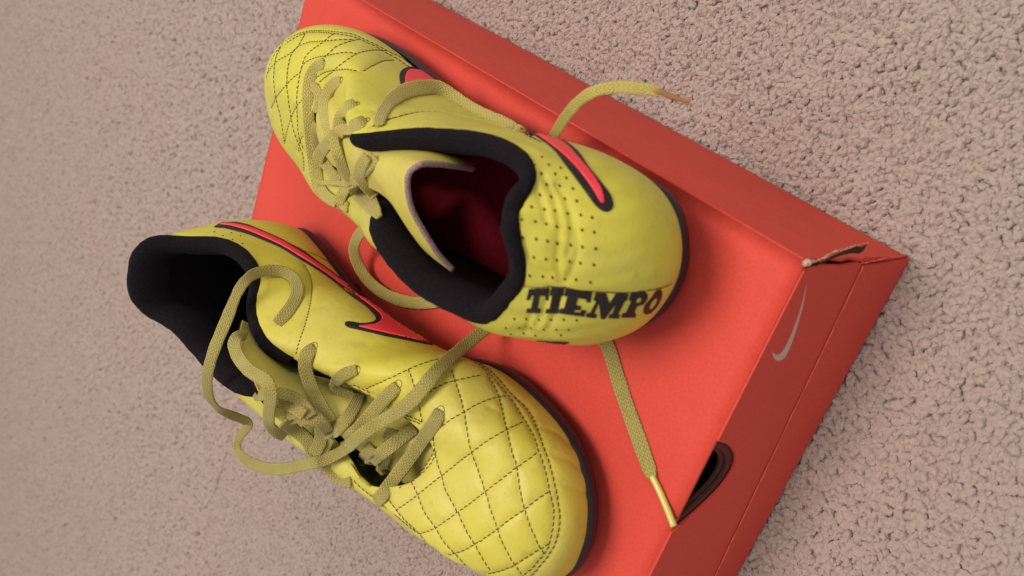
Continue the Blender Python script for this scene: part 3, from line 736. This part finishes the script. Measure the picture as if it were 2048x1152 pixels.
S1_C1 = [
 [(75, 385), (100, 350), (140, 305), (205, 262), (240, 232), (290, 213), (350, 207), (420, 200), (470, 197), (540, 200)],
 [(100, 555), (135, 490), (183, 432), (215, 395), (255, 368), (270, 330), (320, 300), (370, 285), (450, 270), (510, 268), (548, 278)],
 [(170, 740), (185, 670), (200, 610), (230, 545), (285, 487)], [(330, 405), (380, 370), (440, 357), (500, 352), (572, 362)],
 [(245, 780), (250, 745), (260, 710), (278, 690)],
 [(275, 165), (240, 230), (205, 270), (190, 330), (183, 432), (187, 500), (195, 570), (215, 650), (240, 720), (265, 800), (265, 880)],
 [(425, 165), (370, 210), (290, 280), (255, 368), (235, 470), (232, 545), (240, 620), (250, 700), (275, 780)],
 [(557, 198), (500, 212), (440, 235), (390, 280), (350, 318), (320, 410)],
 [(700, 250), (640, 252), (590, 262), (545, 277), (490, 310), (440, 345), (385, 392), (345, 430)],
 [(742, 298), (690, 305), (635, 330), (572, 362)]]
S1_D = [
 [(75, 400), (100, 320), (135, 255), (175, 205), (225, 172), (290, 150), (350, 146), (410, 150), (470, 160), (530, 172), (600, 205), (660, 230), (720, 258), (780, 285), (830, 318), (862, 345)],
 [(180, 210), (230, 180), (290, 157), (350, 155), (420, 163), (480, 172), (540, 188), (600, 215), (650, 235), (700, 262), (760, 290), (810, 325), (850, 350)],
 [(150, 235), (128, 290), (120, 370), (120, 440), (125, 500), (135, 560), (150, 625), (165, 690), (172, 740)]]
S1_COL = [
 [(620, 640), (700, 605), (760, 588), (820, 575), (880, 567), (960, 568), (1050, 578), (1150, 600), (1250, 625), (1340, 655), (1420, 680), (1500, 715)]]
S1_T = [[(215, 75), (300, 90), (400, 85), (520, 72), (650, 75), (800, 105), (940, 125), (1100, 135), (1280, 135), (1500, 115), (1680, 80), (1790, 25)]]
S1_SW = [[(180, 290), (240, 330), (300, 395), (350, 460)]]

g1 = [(TH_, C1, S1_C1), (TH_, C1, S1_D), (dict(FINE, dash=.0024, gap=.0006, r=.0003, depth=.0006), C1, S1_COL), (dict(dash=.02, gap=.00001, r=.00022, depth=.0004), RT, S1_T)]
CREASE = dict(sew=0, depth=.0006, wide=1.0)
g1 += [(CREASE, C3, [[(262, 385), (292, 440), (316, 520), (326, 600), (318, 690), (322, 760), (335, 800)], [(318, 425), (352, 490), (378, 570), (392, 650), (385, 720), (362, 770), (345, 800)], [(190, 640), (205, 700), (240, 745), (290, 765)], [(370, 540), (372, 620), (362, 690)], [(232, 430), (262, 500), (275, 560)]]),
       (CREASE, RT, [[(505, 90), (490, 180), (455, 280), (420, 370), (370, 460)], [(662, 90), (625, 180), (585, 280), (550, 380), (500, 480)], [(330, 350), (300, 430), (270, 520)]])]
g2 = [(TH_, C6, S2_Q), (TH_, C6, S2_D), (FINE, C4, S2_C4)]

g2 += [(dict(sew=0, depth=.00032, wide=1.3), C6, [[(985, 425), (1050, 448), (1130, 520)], [(1040, 560), (1110, 588), (1185, 640)], [(1062, 700), (1130, 716), (1205, 755)], [(700, 300), (740, 330), (790, 345)]]),
       (dict(sew=0, depth=.0004, wide=2.4), RA, [[(40, 890), (150, 850), (260, 800), (340, 785)], [(420, 1080), (560, 1060), (700, 1075)]])]
g1 += [(dict(sew=0, depth=.0004, wide=1.6), C1, [[(770, 520), (860, 490), (960, 492), (1060, 515)], [(560, 560), (620, 560), (680, 585)]])]
s1 = make_shoe(1, B1, F1, M_yel1, 'far upper yellow shoe with its heel toward the camera and lettering down the heel', g1,
               dict(folds=((.10, .42, .05, 1.3), (.02, .25, -.16, .8))))
s2 = make_shoe(2, B2, F2, M_yel2, 'near lower yellow shoe, quilted toe toward the camera, lace curling over its collar', g2, dict(folds=()))
for s in (s1, s2):
    V, f = [], []
    groups = {}
    for P, N, sp in s.paths: groups.setdefault((sp['dash'], sp['gap'], sp['r']), []).append((P, N, sp['depth']))
    for (da, ga, r), lst in groups.items():
        lst2 = []
        for P, N, dep in lst:
            # onto the pressed-in surface
            b = s.cs.items[0]; Q = arr([b.find_nearest(Vector(p))[0] for p in P]); lst2.append((gsm(Q, 2, False), N))
        v, ff = stitch_mesh(lst2, da, ga, r); o = len(V); V += v; f += [tuple(a + o for a in q) for q in ff]
    st = mesh('stitching', V, f, M_thread, s.root); props(st, kind='stuff')
make_lining(s1, 20.2, 28 + 7.9, .74); make_lining(s2, 20.2, 28 + 7.9, 0)
for s in (s1, s2):   # insole
    Bi = s.B - s.NO * 5; V = s.W(np.c_[Bi, np.full(len(Bi), 19.0)]); mesh('insole', V, [tuple(range(len(V)))], M_red_in if s.k == 1 else M_dark, s.root, smooth=False)

# tongues
patch(s1, 'tongue', [
 [(952, 337, 52), (934, 331, 61), (905, 326, 72), (872, 322, 81), (840, 323, 88), (815, 340, 91), (809, 372, 90), (818, 420, 86), (845, 470, 79), (872, 512, 72), (903, 545, 64)],
 [(940, 316, 44), (900, 310, 60), (865, 306, 70), (830, 308, 77), (800, 316, 81), (785, 338, 83), (782, 370, 82), (790, 405, 79), (806, 438, 75), (822, 466, 70), (842, 494, 64)],
 [(830, 274, 46), (800, 280, 60), (778, 286, 66), (760, 294, 70), (748, 306, 74), (742, 320, 76), (742, 335, 76), (745, 350, 75), (752, 364, 73), (762, 380, 70), (776, 400, 66)],
 [(735, 215, 44), (720, 225, 54), (705, 235, 58), (696, 245, 62), (690, 258, 65), (687, 275, 67), (687, 292, 67), (690, 310, 66), (695, 326, 64), (703, 344, 61), (714, 364, 58)],
 [(680, 155, 38), (668, 165, 43), (655, 178, 46), (645, 190, 49), (638, 205, 51), (633, 225, 52), (632, 245, 52), (634, 268, 51), (640, 290, 49), (650, 310, 46), (664, 330, 43)]],
 [M_tongue, M_dark, M_grey], thick=.0021)
patch(s2, 'tongue', [
 [(484, 640, 74), (478, 672, 84), (486, 706, 90), (500, 745, 93), (520, 790, 92), (545, 828, 88), (572, 850, 82)],
 [(520, 662, 68), (520, 690, 76), (526, 722, 82), (540, 758, 85), (560, 795, 84), (586, 828, 80), (612, 848, 75)],
 [(590, 735, 64), (594, 752, 68), (602, 772, 71), (615, 798, 73), (634, 826, 72), (655, 850, 70), (676, 868, 66)],
 [(700, 770, 52), (703, 790, 56), (712, 812, 59), (726, 842, 60), (736, 872, 60), (742, 900, 58), (744, 925, 54)],
 [(800, 812, 44), (806, 832, 46), (812, 856, 47), (814, 880, 48), (810, 905, 48), (798, 930, 46), (780, 950, 43)],
 [(900, 870, 36), (896, 885, 38), (890, 900, 39), (884, 920, 39), (872, 945, 38), (856, 965, 36), (836, 985, 33)]],
 [M_tongue, M_dark, M_dark])

# printed marks on shoe 1
outa = [C1(*p) for p in ((765, 400), (770, 370), (795, 350), (830, 345), (862, 353), (890, 366), (930, 390), (972, 415), (990, 440), (930, 446), (860, 452), (800, 455), (775, 440))]
decal(s1.cs1, 'swoosh_outline', outa, M_black, s1.root, .00045, 2.4, smooth_n=4)
pka = [C1(*p) for p in ((800, 440), (793, 405), (803, 372), (825, 362), (870, 366), (920, 390), (968, 416), (980, 436), (920, 440), (860, 446))]
decal(s1.cs1, 'swoosh', pka, M_pinkp, s1.root, .0009, 2.4, smooth_n=4, z0=.0003)
outb = [C1(*p) for p in ((1120, 508), (1250, 570), (1350, 606), (1440, 645), (1530, 685))] + [C3(*p) for p in ((300, 238), (345, 256), (395, 296), (440, 360), (488, 420), (518, 460), (530, 500), (520, 520), (497, 525), (462, 500), (410, 430), (350, 350), (300, 285), (240, 240), (190, 208), (150, 182))] + [C1(*p) for p in ((1440, 706), (1350, 652), (1250, 596), (1130, 524))]
decal(s1.cs1, 'swoosh_outline', outb, M_black, s1.root, .00045, 2.2, smooth_n=4)
pkb = [C1(*p) for p in ((1240, 564), (1350, 606), (1440, 645), (1530, 685))] + [C3(*p) for p in ((300, 243), (348, 272), (400, 328), (450, 388), (482, 440), (493, 487), (480, 490), (454, 445), (400, 372), (340, 310), (280, 262), (220, 221), (170, 192))] + [C1(*p) for p in ((1430, 688), (1340, 636), (1250, 582))]
decal(s1.cs1, 'swoosh', pkb, M_pinkp, s1.root, .0009, 2.2, smooth_n=4, z0=.0003)
LET = [
 ('letter_t', [(298, 90), (508, 82), (495, 205), (465, 205), (468, 160), (408, 155), (385, 290), (418, 293), (408, 335), (268, 330), (278, 292), (318, 290), (345, 155), (322, 155), (305, 200), (270, 200)], None, M_black),
 ('letter_i', [(528, 73), (658, 80), (650, 158), (625, 158), (600, 300), (610, 302), (602, 338), (466, 335), (478, 295), (508, 295), (535, 158), (513, 155)], None, M_black),
 ('letter_e', [(672, 80), (820, 102), (942, 122), (925, 228), (882, 222), (885, 195), (795, 180), (778, 258), (830, 264), (823, 306), (768, 302), (750, 328), (822, 332), (838, 305), (883, 310), (860, 370), (610, 337), (620, 290), (657, 290), (690, 165), (660, 160)], None, M_black),
 ('letter_m', [(978, 128), (1085, 135), (1120, 240), (1185, 135), (1315, 138), (1300, 205), (1278, 210), (1205, 350), (1225, 350), (1215, 390), (1110, 388), (1122, 350), (1150, 345), (1190, 235), (1072, 395), (1030, 395), (1012, 230), (960, 345), (992, 350), (980, 388), (878, 375), (890, 340), (925, 335), (985, 215), (955, 205)], None, M_black),
 ('letter_p', [(1338, 130), (1480, 115), (1510, 145), (1505, 195), (1465, 245), (1400, 265), (1370, 335), (1390, 338), (1385, 380), (1240, 380), (1255, 340), (1290, 335), (1345, 212), (1318, 208)], [[(1400, 190), (1430, 175), (1448, 190), (1442, 220), (1412, 236), (1390, 232)]], M_black),
 ('letter_o', [(1638, 95), (1658, 120), (1652, 180), (1610, 265), (1545, 335), (1488, 352), (1464, 325), (1480, 255), (1545, 185), (1595, 110)], [[(1605, 182), (1612, 195), (1595, 245), (1562, 290), (1537, 304), (1525, 285), (1542, 235), (1580, 192)]], M_bounce)]
for nm, o_, h_, mt in LET:
    decal(s1.cs1, nm, [RT(*p) for p in o_], mt, s1.root, .00030, 2.2, holes=[[RT(*p) for p in h] for h in h_] if h_ else None, smooth_n=0)
decal(s1.cs1, 'side_lettering', [RT(*p) for p in ((380, 618), (450, 622), (520, 628), (600, 628), (680, 632), (712, 640), (660, 652), (560, 662), (510, 645), (440, 632))], M_black, s1.root, .0003, 2, smooth_n=0)
# shoe 2
out2 = [RB(*p) for p in ((988, 130), (1020, 108), (1060, 85), (1130, 80), (1210, 78), (1300, 95), (1400, 128))] + [RA(*p) for p in ((0, 236), (90, 285), (180, 330), (290, 410), (400, 490), (500, 565), (600, 635), (680, 690), (760, 748), (900, 850), (1060, 970), (1232, 1092), (1234, 1108), (1000, 1065), (850, 1035), (750, 1010), (640, 985), (560, 965), (533, 942), (545, 922), (590, 922), (660, 934), (730, 931), (775, 915), (788, 890), (778, 870), (740, 825), (690, 782), (560, 690), (430, 580), (300, 490), (150, 400), (0, 310))] + [RB(*p) for p in ((1460, 250), (1330, 200), (1200, 165), (1090, 140))]
decal(s2.cs1, 'swoosh_outline', out2, M_black, s2.root, .00045, 2.2, smooth_n=4)
pk2 = [RB(*p) for p in ((1045, 103), (1100, 95), (1170, 97), (1300, 120), (1440, 165))] + [RA(*p) for p in ((0, 252), (100, 310), (180, 360), (290, 435), (400, 512), (500, 585), (600, 650), (690, 705), (770, 758), (900, 858), (1060, 978), (1190, 1075), (1200, 1088), (1000, 1045), (800, 1000), (700, 977), (650, 961), (730, 953), (785, 945), (825, 920), (834, 890), (815, 852), (740, 790), (640, 715), (560, 658), (400, 540), (280, 460), (160, 385), (0, 290))] + [RB(*p) for p in ((1430, 205), (1300, 155), (1150, 115))]
decal(s2.cs1, 'swoosh', pk2, M_pinkp, s2.root, .0009, 2.2, smooth_n=4, z0=.0003)

# perforations
def perf(s, lst, conv, rx=.00035, ry=.00057):
    V, f = [], []
    for x, y in lst:
        p, nn, d, ok = cast(s.cs, *conv(x, y))
        if not ok: continue
        p2, _, _, _ = cast(s.cs, conv(x, y)[0] + 1.2, conv(x, y)[1] + 2.5); t = p2 - p; t -= nn * (t @ nn); t /= np.linalg.norm(t) + 1e-12; b = np.cross(nn, t); o = len(V)
        for q in range(8): V.append(p + nn * .00022 + t * ry * math.cos(q * math.pi / 4) + b * rx * math.sin(q * math.pi / 4))
        for q in range(8): V.append(p - nn * .0002 + 1.1 * (t * ry * math.cos(q * math.pi / 4) + b * rx * math.sin(q * math.pi / 4)))
        f.append(tuple(o + q for q in range(8))); f += [(o + q, o + 8 + q, o + 8 + (q + 1) % 8, o + (q + 1) % 8) for q in range(8)]
    ob = mesh('perforation', V, f, M_hole, s.root, smooth=False); props(ob, kind='stuff')
perf(s1, [(178, 293), (257, 315), (228, 345), (283, 345), (329, 357), (254, 378), (307, 380), (350, 395), (274, 421), (325, 425), (375, 436), (249, 460), (291, 468), (345, 476), (390, 484), (217, 507), (266, 516), (306, 522), (355, 532), (406, 538), (449, 548), (179, 556), (231, 563), (273, 573), (313, 583), (362, 588), (411, 595), (457, 604), (183, 624), (235, 630), (278, 638), (315, 647), (367, 653), (412, 660), (463, 667), (226, 700), (272, 707), (314, 711), (363, 717), (404, 722), (456, 729), (210, 771), (260, 774), (297, 777), (345, 784), (388, 786), (443, 796)], C3)
perf(s1, [(147, 397), (268, 398), (400, 405), (520, 405), (653, 405), (785, 412), (60, 490), (197, 490), (318, 493), (447, 507), (577, 508), (703, 510), (108, 552), (240, 543), (362, 568), (622, 565)], RT, .00032, .00058)
perf(s2, [(990, 178), (1078, 217), (1178, 258), (1283, 300), (1165, 187), (1262, 218)], RB, .0004, .0005)

# eyelets
def eyelet(s, x, y, r=.0021):
    p, nn, d, ok = cast(s.cs, x, y); a = np.cross(nn, arr([0, 0, 1.0])); a /= np.linalg.norm(a); b = np.cross(nn, a); V = []; K = 14; f = []
    for (rr_, hh) in ((r * 1.12, .00005), (r * 1.08, .00018), (r, .00008), (r * .95, -.001)):
        V += [p + nn * hh + rr_ * (a * math.cos(2 * math.pi * q / K) + b * math.sin(2 * math.pi * q / K)) for q in range(K)]
    f = [(i * K + q, i * K + (q + 1) % K, (i + 1) * K + (q + 1) % K, (i + 1) * K + q) for i in range(3) for q in range(K)] + [tuple(3 * K + q for q in range(K))]
    mesh('eyelet', V, f, M_hole, s.root)
for p in ((648, 127), (683, 160), (712, 208), (733, 240)): eyelet(s1, *p, .0013)
for p in ((881, 820), (797, 768), (714, 740), (628, 692)): eyelet(s2, *p, .0016)

# ------------------------------------------------------------------ laces
def L1(pts, conv=C1, **kw):
    kw['width'] = kw.get('width', .0062) * .82
    return ribbon(s1.cs, 'lace', [(*conv(p[0], p[1]), *p[2:]) for p in pts], M_lace1, s1.root, **kw)
def L2(pts, conv=C5, **kw):
    kw['width'] = kw.get('width', .0062) * .88
    return ribbon(s2.cs, 'lace', [(*conv(p[0], p[1]), *p[2:]) for p in pts], M_lace, s2.root, **kw)
# shoe 1
L1([(378, 326, .2, None, .8), (345, 335, 1.5, None, .9), (318, 370, 2, None, 1), (300, 430, 2.2), (297, 520, 2.2), (303, 620, 2.2), (312, 720, 2.2), (322, 820, 2.4), (340, 920, 2.4), (365, 985, 2.2), (405, 1015, 1.5), (445, 1030, .5)], width=.0068)
L1([(312, 440, 1.2), (338, 445, 1.6), (352, 480, .8), (355, 530, .2), (345, 580, -.5)], width=.0055)
L1([(462, 412, .2, None, .8), (435, 425, 1.6), (400, 460, 2.2), (378, 510, 2.0), (380, 570, 2.0), (395, 640, 1.8), (420, 720, 1.6), (455, 800, 1.2), (470, 870, .6), (475, 930, 0)], width=.0062)
L1([(340, 640, .5), (330, 700, 1.2), (345, 770, 1.4), (385, 840, 1.4), (430, 900, 1.2), (460, 930, .6)], width=.0060)
L1([(542, 530, .2, None, .95), (505, 550, 2.2, None, 1.2), (470, 590, 3.4, None, 1.15), (448, 650, 4.2), (455, 720, 4.4), (475, 800, 4.4), (490, 880, 4.4), (488, 950, 4.6), (470, 1010, 4.6), (478, 1055, 3.5), (500, 1062, 2)], width=.0060)
L1([(592, 615, .2, None, .9), (550, 638, 3), (500, 660, 4.6), (450, 682, 5.5), (400, 730, 5), (358, 790, 4.2), (338, 850, 3.6), (345, 920, 3.2), (370, 980, 2.8), (410, 1020, 2), (440, 1035, 1)], width=.0070)
L1([(345, 932, 1.0, None, .6), (400, 938, 2.0, None, .6), (460, 938, 2.2, None, .6), (510, 930, 1.8, None, .6)], width=.0050)
L1([(660, 640, 3.5, None, .6), (672, 590, 3.6, None, .7), (705, 535, 4.0, None, .8), (750, 492, 4.6, None, .95), (805, 462, 5.5), (880, 448, 6.0), (960, 446, 5.5), (1050, 455, 5), (1150, 478, 4.5), (1250, 515, 4), (1340, 560, 3.2), (1410, 600, 2.4), (1455, 632, .9), (1480, 655, .2)], width=.0084)
L1([(640, 800, 4.5), (612, 840, 5.5), (575, 880, 6), (540, 920, 6), (500, 960, 5.5), (460, 1010, 4.5), (455, 1060, 3)], width=.0062)
L1([(535, 950, 5.5, None, .8), (565, 985, 5), (600, 1020, 4), (630, 1060, 3, None, .8), (660, 1112, 2, None, .35)], width=.0098)
L1([(600, 800, 2, None, .8), (570, 850, 3), (560, 910, 3.5), (590, 960, 3), (640, 1010, 2.2, None, .7)], width=.0066)
L1([(430, 700, 2.5, None, .8), (440, 770, 3.4), (470, 830, 3.6), (495, 900, 3.4), (520, 945, 3)], width=.0055)
# free end past the box edge with its tip
lace_a, cpath = L1([(1098, 292, None, 8), (1110, 268, None, 20), (1128, 238, None, 28), (1152, 208, None, 33), (1180, 186, None, 36), (1215, 175, None, 36), (1255, 174, None, 34), (1290, 178, None, 31), (1318, 184, None, 28, .8)], conv=ID, width=.0052)
tpth = [unp(*p[:2], H + p[2] / 1000) for p in ((1306, 181, 29), (1318, 183, 28), (1340, 192, 25), (1362, 199, 22), (1381, 203, 20))]
tip_a = tube('lace_tip', catmull(tpth, 5), np.linspace(.0011, .0008, len(catmull(tpth, 5))), mat_plain('brown_lace_tip', (.33, .17, .06), .5, .3, 600, .1, .4), s1.root, 10); tip_a.parent = lace_a
# loop in front of the far side collar
ribbon(s1.cs, 'lace', [(728, 458, None, 26, .9), (714, 476, None, 20), (708, 500, None, 14), (716, 530, None, 9), (735, 560, None, 6), (765, 585, None, 4), (800, 600, None, 3), (835, 606, None, 2.5), (870, 603, None, 2), (905, 596, None, 2)], M_lace1, s1.root, width=.0060)
# shoe 2
L2([(1110, 600, .6), (1085, 680, 1.4), (1065, 760, 1.8), (1050, 840, 1.6), (1035, 910, 1)], width=.0066)
L2([(1240, 590, .5), (1180, 630, 1.2), (1110, 690, 1.8), (1030, 750, 2.0), (960, 810, 1.6), (920, 850, .6)], width=.0066)
L2([(1000, 700, 1.0), (960, 740, 1.6), (930, 800, 1.8), (940, 850, 1)], width=.0060)
L2([(905, 258, .1, None, .9), (850, 270, 2.2), (800, 305, 2.8), (772, 350, 2.6), (790, 385, 2), (840, 405, .8), (880, 412, 0)], width=.0058)
L2([(660, 128, .1, None, .8), (625, 145, 2.4), (600, 200, 3.6), (612, 280, 4.2), (645, 370, 4.6), (685, 450, 4.8), (725, 520, 4.4), (755, 560, 3)], width=.0068)
L2([(1140, 350, .1, None, .85), (1100, 385, 2.4), (1045, 445, 3.4), (985, 515, 3.8), (920, 590, 3.6), (865, 640, 2.6), (830, 680, 1)], width=.0064)
L2([(1386, 492, .1, None, .9), (1352, 560, 2.4), (1290, 650, 3), (1225, 745, 3.4), (1160, 830, 3.4), (1105, 905, 3), (1060, 965, 3.2), (1034, 1000, 2.4), (1010, 1012, 1.4)], width=.0068)
L2([(920, 400, 1), (885, 480, 2.4), (835, 555, 3.6), (770, 620, 4.6), (722, 680, 5), (712, 750, 4.4), (735, 830, 3.4), (780, 880, 2.6), (830, 900, 2), (870, 905, 1)], width=.0062)
# knot region
L2([(480, 560, 2), (540, 600, 4), (600, 640, 5.5), (640, 690, 5.5), (660, 750, 4.5), (690, 810, 3)], width=.0070)
L2([(560, 560, 3), (600, 530, 5), (650, 530, 6.2), (690, 570, 6.6), (700, 640, 6.2), (680, 710, 5), (650, 745, 3.5)], width=.0066)
L2([(500, 520, 1.5, None, .9), (560, 500, 3), (620, 500, 4), (680, 540, 4.5), (720, 590, 4), (760, 640, 3)], width=.0062)
L2([(315, 420, 4, None, .5), (350, 402, 6), (410, 394, 8), (480, 395, 8), (545, 412, 7), (600, 460, 6), (640, 530, 5.5)], width=.0058)
L2([(450, 440, 2), (500, 450, 2.5), (550, 480, 2.5), (600, 520, 2)], width=.0060)
# folded strap near the collar
L2([(492, 672, None, 84, .7), (475, 671, None, 90, .9), (467, 684, None, 93), (474, 709, None, 95), (489, 731, None, 97), (509, 749, None, 97), (528, 757, None, 96), (540, 772, None, 96), (541, 797, None, 94), (538, 824, None, 90), (539, 848, None, 84), (552, 864, None, 78), (570, 873, None, 72, .8)], conv=ID, width=.0066)
# curl over the near collar, round behind, across the vamp, under shoe 1 and out
lace_b, _ = L2([(555, 648, 1.2, None, .95), (570, 630, 1.8), (588, 606, 2.0), (596, 580, 2.6), (588, 556, 3.4), (566, 542, 4.2), (540, 541, 5.0), (512, 546, 5.5, None, .9), (486, 566, None, 81, .85), (470, 596, None, 84, .85), (454, 638, None, 88, .9), (434, 685, None, 92, .95), (420, 726, None, 94, .9), (414, 765, None, 92, .9), (422, 800, None, 84, .8), (445, 822, None, 70, .8), (478, 836, None, 58, .8), (500, 846, None, 52, .8), (490, 860, None, 50, .8), (476, 878, None, 50, .75), (474, 900, None, 52, .75),
    (496, 922, None, 56, .95), (530, 936, None, 60, 1.0), (566, 938, None, 64, 1.0), (605, 930, None, 67, .95), (645, 922, 5, None, .9), (688, 900, 7, None, .9), (725, 868, 8), (765, 842, 7.5), (805, 818, 6.5), (838, 786, 5.5), (868, 748, 5), (905, 712, 6), (935, 688, None, 24), (968, 660, None, 14, .95), (1000, 640, None, 8), (1050, 640, None, 5), (1120, 650, None, 3), (1180, 665, None, 2), (1212, 682, None, 2, 1.0),
    (1222, 710, None, 2, 1.0), (1235, 752, None, 1.8, 1.0), (1250, 800, None, 1.8, 1.05), (1268, 850, None, 1.8, 1.05), (1282, 890, None, 1.8, 1.05), (1296, 930, None, 1.8, 1.0), (1303, 950, None, 1.8, .75), (1306, 958, None, 1.8, .45)], conv=ID, width=.0066)
ag = [unp(*p, H + .0016) for p in ((1304, 952), (1318, 980), (1332, 1012), (1348, 1053))]
tip_b = tube('lace_tip', catmull(ag, 6), .0013, M_aglet, s2.root, 12); tip_b.parent = lace_b
print('done')
